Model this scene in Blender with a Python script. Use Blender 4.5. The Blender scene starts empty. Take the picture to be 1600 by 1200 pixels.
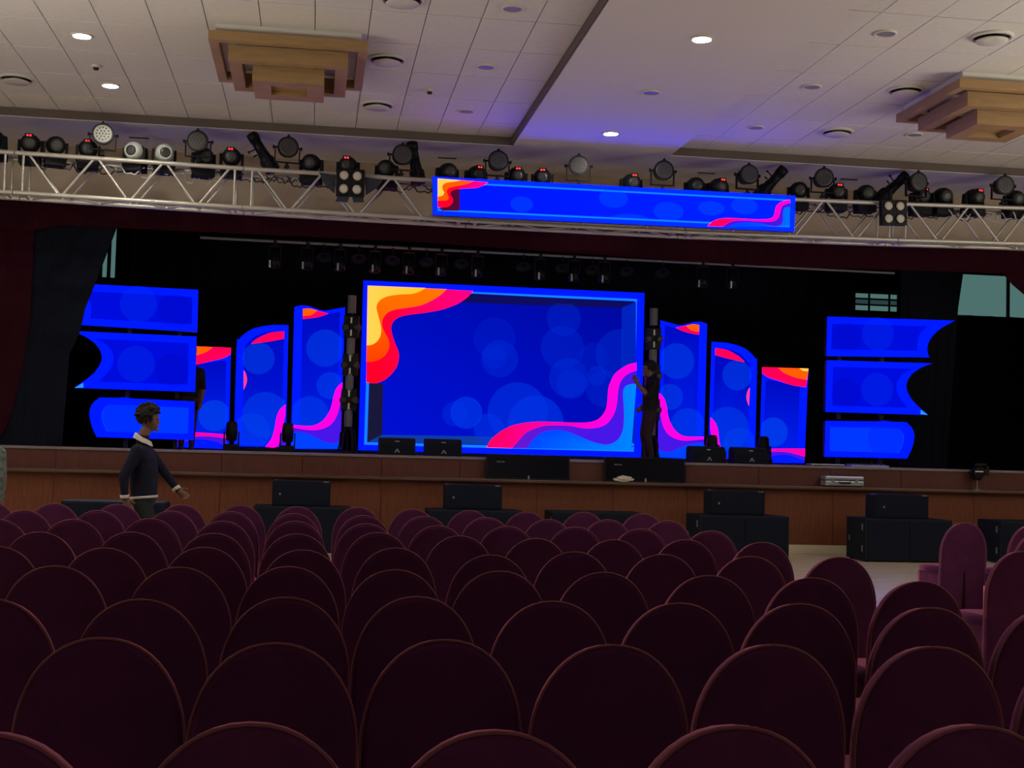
import bpy, bmesh, math, random
from mathutils import Vector, Matrix
random.seed(7)
scene = bpy.context.scene
col = scene.collection

def lin(r, g, b):
    """sRGB 0-255 to linear"""
    def c(v):
        v = v / 255.0
        return v / 12.92 if v <= 0.04045 else ((v + 0.055) / 1.055) ** 2.4
    return (c(r), c(g), c(b))

# ------------------------------------------------------------ camera
EYE = 1.5
cam_data = bpy.data.cameras.new('camera')
cam_data.sensor_width = 36.0
cam_data.lens = 2090.0 / 1600.0 * 36.0
cam_data.clip_end = 200
cam = bpy.data.objects.new('camera', cam_data)
col.objects.link(cam)
CAM_ROWS = [(0.988696, -0.147685, 0.025862), (0.033231, 0.047647, -0.998311), (0.146204, 0.987886, 0.052017)]
rr, dd, ff = (Vector(v) for v in CAM_ROWS)
mat = Matrix(((rr.x, -dd.x, -ff.x, 0), (rr.y, -dd.y, -ff.y, 0), (rr.z, -dd.z, -ff.z, EYE), (0, 0, 0, 1)))
cam.matrix_world = mat
scene.camera = cam

# ------------------------------------------------------------ world, lights, exposure
scene.view_settings.view_transform = 'Standard'
scene.view_settings.look = 'None'
scene.view_settings.exposure = 0.0
scene.view_settings.gamma = 1.0
scene.view_settings.use_curve_mapping = False
scene.cycles.use_denoising = True
scene.cycles.max_bounces = 6
scene.cycles.sample_clamp_indirect = 4.0
world = bpy.data.worlds.new('world')
world.use_nodes = True
world.node_tree.nodes['Background'].inputs[0].default_value = (0.01, 0.01, 0.012, 1)
world.node_tree.nodes['Background'].inputs[1].default_value = 1.0
scene.world = world

SCREEN = 1.0          # brightness of the LED walls
FILL_UPLIGHT = 1300.0       # fill lamps added along the hall walls to light the ceiling (outside the frame)
DOWNLIGHT = 480.0      # each ceiling downlight that is switched on

def area_lamp(name, loc, direction, sx, sy, power, color, spread=180):
    l = bpy.data.lights.new(name, 'AREA')
    l.shape = 'RECTANGLE'; l.size = sx; l.size_y = sy; l.energy = power; l.color = color
    l.spread = math.radians(spread)
    o = bpy.data.objects.new(name, l)
    col.objects.link(o)
    o.location = loc
    o.rotation_euler = Vector(direction).to_track_quat('-Z', 'Y').to_euler()
    return o
WARM = (1.0, 0.95, 0.86)
area_lamp('fill_uplight_left', (-9.77, 10.5, 4.16), (0.3, 0, 1), 0.3, 13, FILL_UPLIGHT * 0.6, WARM)
area_lamp('fill_uplight_right', (16.77, 10.5, 4.16), (-0.3, 0, 1), 0.3, 13, FILL_UPLIGHT, WARM)
area_lamp('fill_uplight_back', (3.3, -5.77, 4.16), (0, 0.3, 1), 22, 0.3, FILL_UPLIGHT * 0.4, WARM)

# ------------------------------------------------------------ measured positions
CHAIRS = {   # row (from the camera) -> (x, y) of each chair back on the floor, left to right
 1: [(-0.599,2.712), (-0.107,2.792), (0.385,2.706), (0.896,2.745), (1.429,2.738)],
 2: [(-0.576,4.01), (-0.084,3.924), (0.408,4.008), (0.9,3.918), (1.399,3.934), (1.904,3.91), (2.424,3.912)],
 3: [(-1.105,4.974), (-0.586,4.999), (-0.073,5.108), (0.419,5.174), (0.924,5.064), (1.416,5.04), (1.908,5.058), (2.4,4.964), (2.892,4.938)],
 4: [(-1.121,6.296), (-0.577,6.312), (-0.085,6.418), (0.407,6.322), (0.901,6.325), (1.407,6.332), (1.899,6.232), (2.391,6.177), (2.883,6.06)],
 5: [(-1.629,7.422), (-1.069,7.4), (-0.561,7.552), (-0.029,7.472), (0.492,7.722), (0.988,7.302), (1.518,7.634), (2.018,7.538), (2.527,7.491), (3.085,7.544)],
 6: [(-1.635,8.619), (-1.11,8.763), (-0.599,8.771), (-0.078,8.845), (0.462,9.124), (0.996,8.927), (1.488,8.79), (2.017,8.791), (2.547,8.918), (3.041,8.779)],
 7: [(-2.182,9.934), (-1.69,10.096), (-1.178,10.372), (-0.634,10.199), (-0.105,10.377), (0.423,10.197), (0.958,10.109), (1.497,10.19), (2.05,10.273), (2.542,10.164), (3.074,10.07)],
 8: [(-2.27,11.271), (-1.731,11.499), (-1.155,11.624), (-0.662,11.711), (-0.13,11.581), (0.457,11.474), (0.977,11.56), (1.514,11.539), (2.031,11.404), (2.589,11.557), (3.139,11.576)],
 9: [(-2.841,12.664), (-2.289,12.654), (-1.749,12.776), (-1.185,12.905), (-0.654,13.014), (-0.118,12.977), (0.458,13.098), (0.978,12.909), (1.525,12.872), (2.062,12.75), (2.672,12.998), (3.246,12.911)],
}
SIDE_CHAIRS = [(6.321,12.312), (4.658,8.296), (6.873,12.044), (6.158,10.668)]
# flat pictures on the screens: (x, z) outlines in metres on each screen plane
MAIN_YELLOW = [(0.859,4.341),(1.361,4.343),(1.866,4.344),(1.763,4.276),(1.625,4.228),(1.417,4.209),(1.227,4.173),(1.091,4.107),(1.025,4),(1.038,3.896),(1.093,3.707),(1.118,3.568),(1.094,3.446),(1.028,3.356),(0.943,3.311),(0.874,3.302)]
MAIN_ORANGE = [(0.859,4.341),(1.518,4.339),(2.234,4.339),(2.115,4.221),(1.943,4.109),(1.771,4.031),(1.528,3.979),(1.321,3.936),(1.202,3.868),(1.136,3.761),(1.132,3.656),(1.178,3.536),(1.24,3.434),(1.264,3.313),(1.24,3.208),(1.173,3.118),(1.072,3.052),(0.969,3.021),(0.876,3.017)]
MAIN_RED = [(0.859,4.341),(1.762,4.336),(2.703,4.328),(2.573,4.188),(2.4,4.075),(2.157,3.977),(1.879,3.913),(1.601,3.867),(1.429,3.818),(1.327,3.744),(1.288,3.645),(1.299,3.541),(1.356,3.369),(1.419,3.232),(1.436,3.111),(1.403,2.953),(1.32,2.828),(1.203,2.72),(1.084,2.664),(0.981,2.654),(0.887,2.668)]
MAIN_RIBBON_TOP = [(3.007,1.598),(3.047,1.679),(3.133,1.787),(3.271,1.895),(3.446,1.988),(3.693,2.048),(3.941,2.073),(4.227,2.074),(4.586,2.074),(4.802,2.087),(4.946,2.127),(5.052,2.211),(5.122,2.337),(5.144,2.48),(5.157,2.694),(5.201,2.837),(5.271,2.964),(5.378,3.057),(5.504,3.133),(5.656,3.174)]
MAIN_RIBBON_LOW = [(3.456,1.596),(3.593,1.764),(3.697,1.872),(3.838,1.947),(4.015,2.004),(4.229,2.021),(4.48,2.018),(4.733,1.982),(4.949,1.996),(5.11,2.053),(5.216,2.163),(5.286,2.307),(5.318,2.486),(5.332,2.664),(5.365,2.807),(5.436,2.916),(5.543,2.991),(5.659,3.031)]
MAIN_PURPLE_LOW = [(3.722,1.603),(3.825,1.753),(3.947,1.862),(4.088,1.918),(4.267,1.938),(4.447,1.911),(4.628,1.845),(4.846,1.763),(5.027,1.715),(5.172,1.708),(5.298,1.757),(5.387,1.849),(5.438,1.992),(5.451,2.205),(5.439,2.418),(5.424,2.631),(5.458,2.739),(5.548,2.785),(5.664,2.799)]
MAIN_CIRCLES = [
 (3.104,3.505,0.373,0.15),
 (3.202,3.157,0.327,0.3),
 (3.113,3.189,0.213,0.2),
 (4.326,3.907,0.306,0.25),
 (4.314,3.392,0.389,0.25),
 (4.441,2.865,0.353,0.35),
 (4.498,2.761,0.27,0.3),
 (5.373,3.307,0.456,0.3),
 (4.883,3.253,0.254,0.15),
 (4.946,2.918,0.174,0.35),
 (5.077,2.691,0.327,0.25),
 (3.546,2.219,0.534,0.6),
 (3.871,2.035,0.5,0.75),
 (2.639,2.192,0.281,0.9),
 (2.436,2.168,0.217,0.35),
 (3.041,1.924,0.265,0.6),
]
MAIN_SIDE_LEFT = [(0.939,2.659),(1.177,2.65),(1.191,1.768),(0.937,1.63)]
MAIN_SIDE_TOP = [(2.429,4.288),(5.625,4.265),(5.372,4.147),(3.532,4.123),(2.223,4.121)]
MAIN_SIDE_RIGHT = [(5.372,4.147),(5.633,4.265),(5.681,1.715),(5.416,1.849)]
MAIN_SIDE_BOTTOM = [(1.191,1.768),(5.424,1.814),(5.663,1.679),(0.937,1.63)]
# mirrored pairs: (distance from the stage centre line, height)
TALL_OUTLINE = [(3.666,3.923),(3.551,3.951),(3.434,3.947),(3.317,3.914),(3.17,3.878),(2.996,3.909),(2.801,3.953),(2.801,1.501),(3.646,1.485)]
TALL_INNER = [(3.525,3.893),(3.404,3.904),(3.257,3.869),(3.081,3.829),(2.901,3.866),(2.883,3.861),(2.875,1.622),(3.5,1.605)]
TALL_RED = [(3.52,3.893),(3.404,3.904),(3.257,3.869),(3.081,3.829),(3.254,3.763),(3.514,3.717)]
TALL_ORANGE = [(3.52,3.893),(3.404,3.904),(3.272,3.874),(3.371,3.796),(3.515,3.77)]
TALL_RIBBON_TOP = [(3.64,1.893),(3.308,1.888),(3.136,1.967),(3.025,2.116),(2.972,2.265),(2.947,2.413),(2.894,2.561),(2.803,2.653)]
TALL_RIBBON_LOW = [(3.639,1.85),(3.305,1.815),(3.103,1.85),(2.961,1.942),(2.879,2.091),(2.841,2.269),(2.827,2.475),(2.804,2.505)]
TALL_PURPLE_LOW = [(3.642,1.777),(3.448,1.767),(3.243,1.7),(3.067,1.617),(2.95,1.6),(2.863,1.622),(2.801,1.668)]
TALL_BASE = [(3.641,1.491),(2.801,1.507)]
ARCH_OUTLINE = [(4.612,3.175),(4.58,3.323),(4.484,3.429),(4.372,3.506),(4.23,3.556),(4.03,3.593),(3.756,3.604),(3.728,1.512),(4.6,1.503)]
ARCH_INNER = [(4.478,3.122),(4.454,3.24),(4.38,3.33),(4.282,3.407),(4.169,3.456),(4.026,3.485),(3.83,3.498),(3.788,1.583),(4.475,1.573)]
ARCH_RED = [(4.377,3.257),(4.308,3.327),(4.224,3.38),(4.054,3.46),(3.824,3.493),(3.826,3.366),(4.049,3.314)]
ARCH_SLIVER = [(4.481,2.801),(4.448,2.758),(4.422,2.657),(4.43,2.569),(4.469,2.466)]
ARCH_RIBBON = [(3.759,2.24),(3.85,2.15),(3.903,2.003),(3.926,1.827),(3.977,1.651),(4.072,1.506),(3.9,1.507),(3.832,1.626),(3.797,1.86),(3.76,2.036)]
ARCH_PURPLE = [(3.76,2.036),(3.797,1.86),(3.832,1.626),(3.9,1.507),(3.728,1.512)]
ARCH_CIRCLES = [(4.091,2.055,0.388),(4.24,3.014,0.273),(4.31,1.758,0.315)]
TALL_CIRCLES = [(3.12,3.231,0.321),(3.011,2.587,0.233),(3.343,2.078,0.319)]
SHORT_OUTLINE = [(4.709,3.178),(5.583,3.183),(5.532,1.464),(4.681,1.453)]
SHORT_INNER = [(4.778,2.963),(5.428,2.857),(5.412,1.709),(4.749,1.723)]
SHORT_RED = [(4.709,3.178),(5.583,3.183),(5.541,2.842),(5.294,2.869),(5.027,2.94),(4.827,2.997),(4.71,3.063)]
SHORT_ORANGE = [(5.007,3.175),(5.583,3.183),(5.559,2.974),(5.325,3.014),(5.124,3.087)]
SHORT_YELLOW = [(5.406,3.183),(5.583,3.183),(5.577,3.131),(5.473,3.14)]
SHORT_PINK = [(4.733,1.698),(5.113,1.717),(5.538,1.728),(5.537,1.585),(5.214,1.656),(4.949,1.659),(4.734,1.634)]
SHORT_PURPLE = [(4.734,1.634),(4.949,1.659),(5.214,1.656),(5.537,1.585),(5.535,1.505),(5.281,1.594),(5.082,1.605),(4.884,1.568),(4.688,1.484)]
SHORT_CIRCLES = [(4.943,2.014,0.265)]
WING_TOP_OUTLINE = [(5.112,3.911),(7.367,3.934),(7.161,3.822),(7.013,3.707),(6.915,3.578),(6.877,3.451),(6.894,3.342),(6.918,3.296),(5.105,3.252)]
WING_TOP_INNER = [(5.194,3.797),(6.896,3.821),(6.781,3.729),(6.716,3.617),(6.701,3.476),(6.709,3.398),(5.184,3.366)]
WING_MID_OUTLINE = [(5.112,3.184),(6.969,3.198),(6.771,3.119),(6.608,3.004),(6.527,2.877),(6.518,2.752),(6.595,2.599),(6.712,2.479),(6.898,2.329),(5.102,2.327)]
WING_MID_INNER = [(5.22,3.08),(6.64,3.093),(6.476,3.015),(6.362,2.887),(6.341,2.762),(6.398,2.609),(6.548,2.436),(5.213,2.432)]
WING_TIP = [(6.772,2.412),(6.898,2.329),(6.763,2.337)]
WING_LOW_OUTLINE = [(5.104,2.177),(6.387,2.196),(6.551,2.163),(6.634,2.073),(6.662,1.949),(6.621,1.762),(6.541,1.59),(5.096,1.584)]
WING_LOW_INNER = [(5.186,2.078),(6.29,2.088),(6.437,2.052),(6.481,1.96),(6.463,1.82),(6.399,1.679),(5.185,1.679)]
BANNER_RECT = [(1.558,5.382),(6.916,5.399),(6.904,4.866),(1.583,4.836)]
BANNER_YELLOW = [(1.629,5.357),(1.8,5.353),(1.971,5.349),(1.869,5.323),(1.75,5.299),(1.7,5.262),(1.702,5.21),(1.729,5.16),(1.705,5.116),(1.637,5.096)]
BANNER_ORANGE = [(1.629,5.357),(1.869,5.35),(2.143,5.345),(2.041,5.298),(1.871,5.254),(1.787,5.224),(1.762,5.179),(1.781,5.129),(1.794,5.078),(1.758,5.051),(1.639,5.039)]
BANNER_RED = [(1.629,5.357),(1.988,5.35),(2.349,5.341),(2.282,5.294),(2.18,5.254),(2.043,5.238),(1.872,5.211),(1.822,5.183),(1.815,5.139),(1.85,5.081),(1.852,5.03),(1.811,4.976),(1.743,4.952),(1.641,4.947)]
BANNER_DARK = [(1.701,5.228),(1.949,5.241),(1.958,4.916),(1.694,4.902)]
BANNER_RIBBON_TOP = [(5.578,4.877),(5.622,4.923),(5.694,4.971),(5.82,5.004),(5.983,5.012),(6.165,5.013),(6.348,5.014),(6.494,5.03),(6.567,5.06),(6.593,5.124),(6.61,5.214),(6.655,5.269),(6.728,5.309),(6.829,5.332)]
BANNER_RIBBON_LOW = [(5.804,4.885),(5.912,4.956),(6.02,4.984),(6.166,4.992),(6.403,4.99),(6.568,5.002),(6.64,5.046),(6.667,5.11),(6.684,5.182),(6.711,5.237),(6.765,5.266),(6.83,5.288)]
BANNER_PURPLE_LOW = [(5.922,4.884),(5.949,4.914),(6.075,4.955),(6.257,4.968),(6.404,4.954),(6.532,4.934),(6.624,4.93),(6.697,4.961),(6.723,5.024),(6.722,5.113),(6.73,5.184),(6.766,5.218),(6.831,5.225)]
BANNER_CIRCLES = [
 (2.84,5.057,0.165,0.112),
 (6.134,5.206,0.201,0.124),
 (5.636,5.144,0.199,0.106),
 (4.174,5.213,0.212,0.139),
 (4.996,5.064,0.224,0.14),
 (4.429,4.877,0.338,0.122),
]

# ------------------------------------------------------------ materials
def shader(name, color, rough=0.6, metal=0.0, spec=0.5, noise=None, bump=None, sheen=0.0, sheen_tint=None, coat=0.0):
    m = bpy.data.materials.new(name)
    m.use_nodes = True
    nt = m.node_tree
    b = nt.nodes['Principled BSDF']
    b.inputs['Base Color'].default_value = (*color, 1)
    b.inputs['Roughness'].default_value = rough
    b.inputs['Metallic'].default_value = metal
    b.inputs['Specular IOR Level'].default_value = spec
    if coat:
        b.inputs['Coat Weight'].default_value = coat
        b.inputs['Coat Roughness'].default_value = 0.25
    if sheen:
        b.inputs['Sheen Weight'].default_value = sheen
        b.inputs['Sheen Roughness'].default_value = 0.35
        b.inputs['Sheen Tint'].default_value = (*(sheen_tint or (1, 1, 1)), 1)
    tc = None
    if noise or bump:
        tc = nt.nodes.new('ShaderNodeTexCoord')
        mp = nt.nodes.new('ShaderNodeMapping')
        nt.links.new(tc.outputs['Object'], mp.inputs['Vector'])
    if noise:
        color2, scale, stretch = noise
        mp.inputs['Scale'].default_value = stretch
        n = nt.nodes.new('ShaderNodeTexNoise')
        n.inputs['Scale'].default_value = scale
        n.inputs['Detail'].default_value = 5
        nt.links.new(mp.outputs['Vector'], n.inputs['Vector'])
        r = nt.nodes.new('ShaderNodeValToRGB')
        r.color_ramp.elements[0].position = 0.35
        r.color_ramp.elements[0].color = (*color, 1)
        r.color_ramp.elements[1].position = 0.68
        r.color_ramp.elements[1].color = (*color2, 1)
        nt.links.new(n.outputs['Fac'], r.inputs['Fac'])
        nt.links.new(r.outputs['Color'], b.inputs['Base Color'])
    if bump:
        scale, strength = bump
        n2 = nt.nodes.new('ShaderNodeTexNoise')
        n2.inputs['Scale'].default_value = scale
        n2.inputs['Detail'].default_value = 4
        nt.links.new(tc.outputs['Object'], n2.inputs['Vector'])
        bp = nt.nodes.new('ShaderNodeBump')
        bp.inputs['Strength'].default_value = strength
        bp.inputs['Distance'].default_value = 0.02
        nt.links.new(n2.outputs['Fac'], bp.inputs['Height'])
        nt.links.new(bp.outputs['Normal'], b.inputs['Normal'])
    return m

def glow(name, color, strength):
    m = bpy.data.materials.new(name)
    m.use_nodes = True
    nt = m.node_tree
    nt.nodes.clear()
    o = nt.nodes.new('ShaderNodeOutputMaterial')
    e = nt.nodes.new('ShaderNodeEmission')
    e.inputs['Color'].default_value = (*color, 1)
    e.inputs['Strength'].default_value = strength
    nt.links.new(e.outputs[0], o.inputs['Surface'])
    return m

def led_picture(name, see_through=False):
    """LED pixels: colour from the colour attribute 'picture'"""
    m = bpy.data.materials.new(name)
    m.use_nodes = True
    nt = m.node_tree
    nt.nodes.clear()
    o = nt.nodes.new('ShaderNodeOutputMaterial')
    e = nt.nodes.new('ShaderNodeEmission')
    a = nt.nodes.new('ShaderNodeAttribute')
    a.attribute_name = 'picture'
    e.inputs['Strength'].default_value = SCREEN
    nt.links.new(a.outputs['Color'], e.inputs['Color'])
    if see_through:
        t = nt.nodes.new('ShaderNodeBsdfTransparent')
        x = nt.nodes.new('ShaderNodeMixShader')
        nt.links.new(a.outputs['Alpha'], x.inputs[0])
        nt.links.new(t.outputs[0], x.inputs[1])
        nt.links.new(e.outputs[0], x.inputs[2])
        nt.links.new(x.outputs[0], o.inputs['Surface'])
    else:
        nt.links.new(e.outputs[0], o.inputs['Surface'])
    return m

M = {
 'velvet': shader('maroon_velvet', (0.074, 0.015, 0.062), 0.85, spec=0.08, noise=((0.092, 0.019, 0.076), 6, (1, 1, 1)), bump=(9, 0.35), sheen=0.9, sheen_tint=(1.0, 0.30, 0.36)),  # base colour holds extra blue, standing in for the screens' bluish veil
 'piping': shader('maroon_piping', (0.20, 0.055, 0.085), 0.8, spec=0.2, sheen=0.5, sheen_tint=(1.0, 0.5, 0.5)),
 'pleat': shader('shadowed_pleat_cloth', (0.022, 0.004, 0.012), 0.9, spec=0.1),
 'maroon_drape': shader('maroon_stage_velvet', (0.026, 0.003, 0.009), 0.9, spec=0.08, bump=(4, 0.2)),
 'black_drape': shader('black_stage_cloth', (0.008, 0.010, 0.018), 0.95, spec=0.06, bump=(4, 0.2)),
 'tile': shader('ceiling_tile', (0.60, 0.57, 0.53), 0.9, spec=0.2, noise=((0.57, 0.54, 0.50), 14, (1, 1, 1))),
 'gap': shader('ceiling_grid', (0.25, 0.23, 0.21), 0.9, spec=0.1),
 'plaster': shader('ceiling_plaster', (0.58, 0.545, 0.52), 0.9, spec=0.2),
 'cove': shader('shaded_cove_edge', (0.13, 0.10, 0.085), 0.8, spec=0.2),
 'taupe': shader('taupe_wall_paint', (0.52, 0.44, 0.35), 0.9, spec=0.2, noise=((0.49, 0.415, 0.33), 3, (1, 1, 1))),
 'hall_wall': shader('hall_wall_paint', (0.42, 0.36, 0.30), 0.9, spec=0.2),
 'rear_wall': shader('darkened_rear_wall', (0.06, 0.035, 0.025), 0.7, spec=0.2),  # unseen wall, made dark so less light reaches the chair backs
 'black_wall': shader('stage_house_wall', (0.012, 0.012, 0.015), 0.95, spec=0.1),
 'marble': shader('beige_marble', (0.68, 0.57, 0.41), 0.22, spec=0.4, noise=((0.55, 0.45, 0.31), 1.6, (1, 3, 1))),
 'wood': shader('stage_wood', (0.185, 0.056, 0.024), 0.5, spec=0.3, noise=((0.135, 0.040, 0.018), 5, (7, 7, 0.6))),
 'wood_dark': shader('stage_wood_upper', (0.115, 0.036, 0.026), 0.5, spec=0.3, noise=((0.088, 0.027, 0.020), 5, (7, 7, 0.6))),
 'ledge': shader('ledge_wood', (0.10, 0.05, 0.035), 0.35, spec=0.5),
 'nosing': shader('highlit_deck_edge', (0.22, 0.18, 0.20), 0.3, spec=0.5),  # lilac highlight along the deck edge, put into the colour
 'deck': shader('stage_deck', (0.10, 0.06, 0.05), 0.4, spec=0.5),
 'alu': shader('truss_aluminium', (0.50, 0.475, 0.42), 0.45, metal=0.55, spec=0.5),
 'black': shader('black_housing', (0.007, 0.007, 0.009), 0.5, spec=0.22),
 'black_matt': shader('black_matt_metal', (0.010, 0.0095, 0.011), 0.7, spec=0.2),
 'grey_metal': shader('grey_metal', (0.25, 0.25, 0.25), 0.5, metal=0.4),
 'white_shell': shader('white_plastic_shell', (0.55, 0.58, 0.56), 0.35, spec=0.5),
 'lens': shader('grey_lens_glass', (0.05, 0.048, 0.046), 0.3, spec=0.4),
 'led_face': shader('led_lens_plate', (0.05, 0.047, 0.045), 0.35, spec=0.5),
 'led_bright': shader('pale_led_lens_plate', (0.42, 0.42, 0.38), 0.35, spec=0.5),
 'blind_lamp': shader('frosted_lamp_face', (0.55, 0.50, 0.42), 0.5, spec=0.4),
 'flap': shader('blue_black_flap', (0.018, 0.022, 0.035), 0.5, spec=0.5),
 'red_led': glow('red_led_digits', (1.0, 0.03, 0.03), 3.0),
 'lamp_on': glow('lit_downlight', (1.0, 0.95, 0.80), DOWNLIGHT),
 'box_wood': shader('pale_plywood', (0.33, 0.20, 0.088), 0.6, spec=0.3, noise=((0.28, 0.165, 0.070), 4, (1, 1, 6))),
 'ring': shader('white_painted_ring', (0.55, 0.52, 0.46), 0.6, spec=0.3),
 'lens_off': shader('unlit_downlight', (0.22, 0.20, 0.19), 0.5, spec=0.4),
 'slot': shader('dark_slot', (0.03, 0.028, 0.028), 0.8, spec=0.2),
 'grille': shader('speaker_grille', (0.006, 0.009, 0.020), 0.8, spec=0.15),
 'speaker_box': shader('speaker_paint', (0.008, 0.012, 0.018), 0.75, spec=0.2),
 'grey_top': shader('grey_speaker_top', (0.10, 0.11, 0.11), 0.8, spec=0.3),
 'silver': shader('silver_case', (0.40, 0.41, 0.44), 0.35, metal=0.5),
 'paper': shader('cream_paper', (0.62, 0.58, 0.44), 0.8),
 'tv_glass': shader('black_tv_glass', (0.002, 0.002, 0.007), 0.3, spec=0.06),
 'logo': shader('grey_mark', (0.25, 0.24, 0.27), 0.5),
 'skin': shader('brown_skin', (0.20, 0.10, 0.062), 0.55, spec=0.35),
 'hair': shader('dark_brown_hair', (0.014, 0.010, 0.009), 0.7, spec=0.3, bump=(60, 0.8)),
 'sweater': shader('navy_sweater', (0.016, 0.016, 0.034), 0.9, spec=0.15, bump=(70, 0.3)),
 'trousers': shader('dark_green_grey_trousers', (0.022, 0.028, 0.032), 0.85, spec=0.2),
 'shirt_white': shader('white_shirt_cloth', (0.62, 0.58, 0.50), 0.85),
 'shirt_dark': shader('dark_shirt_cloth', (0.018, 0.016, 0.02), 0.9, spec=0.15, bump=(40, 0.3)),
 'jeans': shader('dark_brown_jeans', (0.045, 0.026, 0.032), 0.85, spec=0.2),
 'plaid': shader('grey_checked_shirt', (0.16, 0.19, 0.17), 0.9, noise=((0.05, 0.06, 0.06), 22, (1, 1, 1))),
 'shoe': shader('black_shoe', (0.012, 0.012, 0.012), 0.5),
 'eye': shader('dark_eye', (0.01, 0.008, 0.007), 0.2),
 'lip': shader('lip_skin', (0.17, 0.06, 0.045), 0.5),
 'sleeve_cloth': shader('grey_tower_sleeve', (0.16, 0.155, 0.155), 0.6, spec=0.3),
 'white_bar': shader('white_led_tube', (0.7, 0.68, 0.66), 0.4),
 'window_glow': glow('daylit_pane', lin(78, 112, 108), 1.0),
 'window_dim': glow('daylit_pane_dim', lin(40, 62, 66), 1.0),
 'frame_dark': shader('dark_window_frame', (0.02, 0.03, 0.03), 0.6),
 'cable_black': shader('black_cable', (0.015, 0.015, 0.015), 0.6),
 'cable_white': shader('pale_cable', (0.5, 0.5, 0.48), 0.5),
 'picture': led_picture('led_picture'),
 'picture_over': led_picture('led_picture_overlay', True),
}

# ------------------------------------------------------------ mesh helpers
class MB:
    """collects shapes, builds ONE mesh"""
    def __init__(s):
        s.v, s.f, s.sm, s.mi = [], [], [], []
        s.mat = 0
    def add(s, verts, faces, smooth=False):
        n = len(s.v)
        s.v += [tuple(p) for p in verts]
        for f in faces:
            s.f.append(tuple(i + n for i in f)); s.sm.append(smooth); s.mi.append(s.mat)
        return s
    def box(s, x0, x1, y0, y1, z0, z1, c=0.0):
        """box, chamfered by c"""
        if x0 > x1: x0, x1 = x1, x0
        if y0 > y1: y0, y1 = y1, y0
        if z0 > z1: z0, z1 = z1, z0
        if c <= 0:
            v = [(x, y, z) for z in (z0, z1) for x, y in ((x0, y0), (x1, y0), (x1, y1), (x0, y1))]
            return s.add(v, [(3, 2, 1, 0), (4, 5, 6, 7), (0, 1, 5, 4), (1, 2, 6, 5), (2, 3, 7, 6), (3, 0, 4, 7)])
        bm = bmesh.new()
        bmesh.ops.create_cube(bm, size=1)
        for q in bm.verts:
            q.co = Vector(((x0 + x1) / 2 + q.co.x * (x1 - x0), (y0 + y1) / 2 + q.co.y * (y1 - y0), (z0 + z1) / 2 + q.co.z * (z1 - z0)))
        bmesh.ops.bevel(bm, geom=bm.edges[:], offset=c, segments=2, affect='EDGES', profile=0.6)
        return s._bm(bm)
    def _bm(s, bm, smooth=False):
        bm.verts.index_update()
        s.add([q.co[:] for q in bm.verts], [[q.index for q in f.verts] for f in bm.faces], smooth)
        bm.free()
        return s
    def ring_loft(s, rings, cap0=True, cap1=True, smooth=True, closed=True):
        n = len(rings[0]); base = [p for r in rings for p in r]
        f = []
        for k in range(len(rings) - 1):
            for i in range(n if closed else n - 1):
                j = (i + 1) % n
                f.append((k * n + i, k * n + j, (k + 1) * n + j, (k + 1) * n + i))
        nb = len(s.v)
        s.add(base, f, smooth)
        if cap0: s.add(rings[0], [tuple(range(n))[::-1]])
        if cap1: s.add(rings[-1], [tuple(range(n))])
        return s
    def rod(s, a, b, r0, r1=None, n=12, cap=True, smooth=True):
        a, b = Vector(a), Vector(b)
        r1 = r0 if r1 is None else r1
        return s.lathe(a, b - a, [(0, r0), ((b - a).length, r1)], n, cap, smooth)
    def lathe(s, origin, axis, profile, n=20, cap=True, smooth=True):
        """profile: (distance along the axis, radius)"""
        o = Vector(origin); ax = Vector(axis).normalized()
        u = ax.orthogonal().normalized(); w = ax.cross(u)
        rings = [[o + ax * d + (u * math.cos(2 * math.pi * i / n) + w * math.sin(2 * math.pi * i / n)) * max(r, 1e-4) for i in range(n)] for d, r in profile]
        return s.ring_loft(rings, cap, cap, smooth)
    def tube(s, pts, r, n=6):
        pts = [Vector(p) for p in pts]
        rings = []
        for i, p in enumerate(pts):
            t = (pts[min(i + 1, len(pts) - 1)] - pts[max(i - 1, 0)]).normalized()
            u = t.cross(Vector((0.13, 0.31, 0.94))); u.normalize(); w = t.cross(u)
            rings.append([p + (u * math.cos(2 * math.pi * k / n) + w * math.sin(2 * math.pi * k / n)) * r for k in range(n)])
        return s.ring_loft(rings)
    def ball(s, c, rx, ry=None, rz=None, nu=16, nv=10):
        ry = rx if ry is None else ry; rz = rx if rz is None else rz
        rings = []
        for k in range(nv + 1):
            t = -math.pi / 2 + math.pi * k / nv
            q = max(math.cos(t), 0.02)
            rings.append([(c[0] + rx * q * math.cos(2 * math.pi * i / nu), c[1] + ry * q * math.sin(2 * math.pi * i / nu), c[2] + rz * math.sin(t)) for i in range(nu)])
        return s.ring_loft(rings)
    def prism(s, outline, y0, y1):
        """outline in (x, z), extruded along y"""
        n = len(outline)
        a = [(x, y0, z) for x, z in outline]; b = [(x, y1, z) for x, z in outline]
        s.add(a + b, [tuple(range(n)), tuple(range(2 * n - 1, n - 1, -1))] + [(i, i + n, (i + 1) % n + n, (i + 1) % n) for i in range(n)])
        return s
    def prism_x(s, outline, x0, x1):
        """outline in (y, z), extruded along x"""
        n = len(outline)
        a = [(x0, y, z) for y, z in outline]; b = [(x1, y, z) for y, z in outline]
        s.add(a + b, [tuple(range(n)), tuple(range(2 * n - 1, n - 1, -1))] + [(i, i + n, (i + 1) % n + n, (i + 1) % n) for i in range(n)])
        return s
    def move(s, mtx):
        s.v = [tuple(mtx @ Vector(p)) for p in s.v]
        return s
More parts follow.
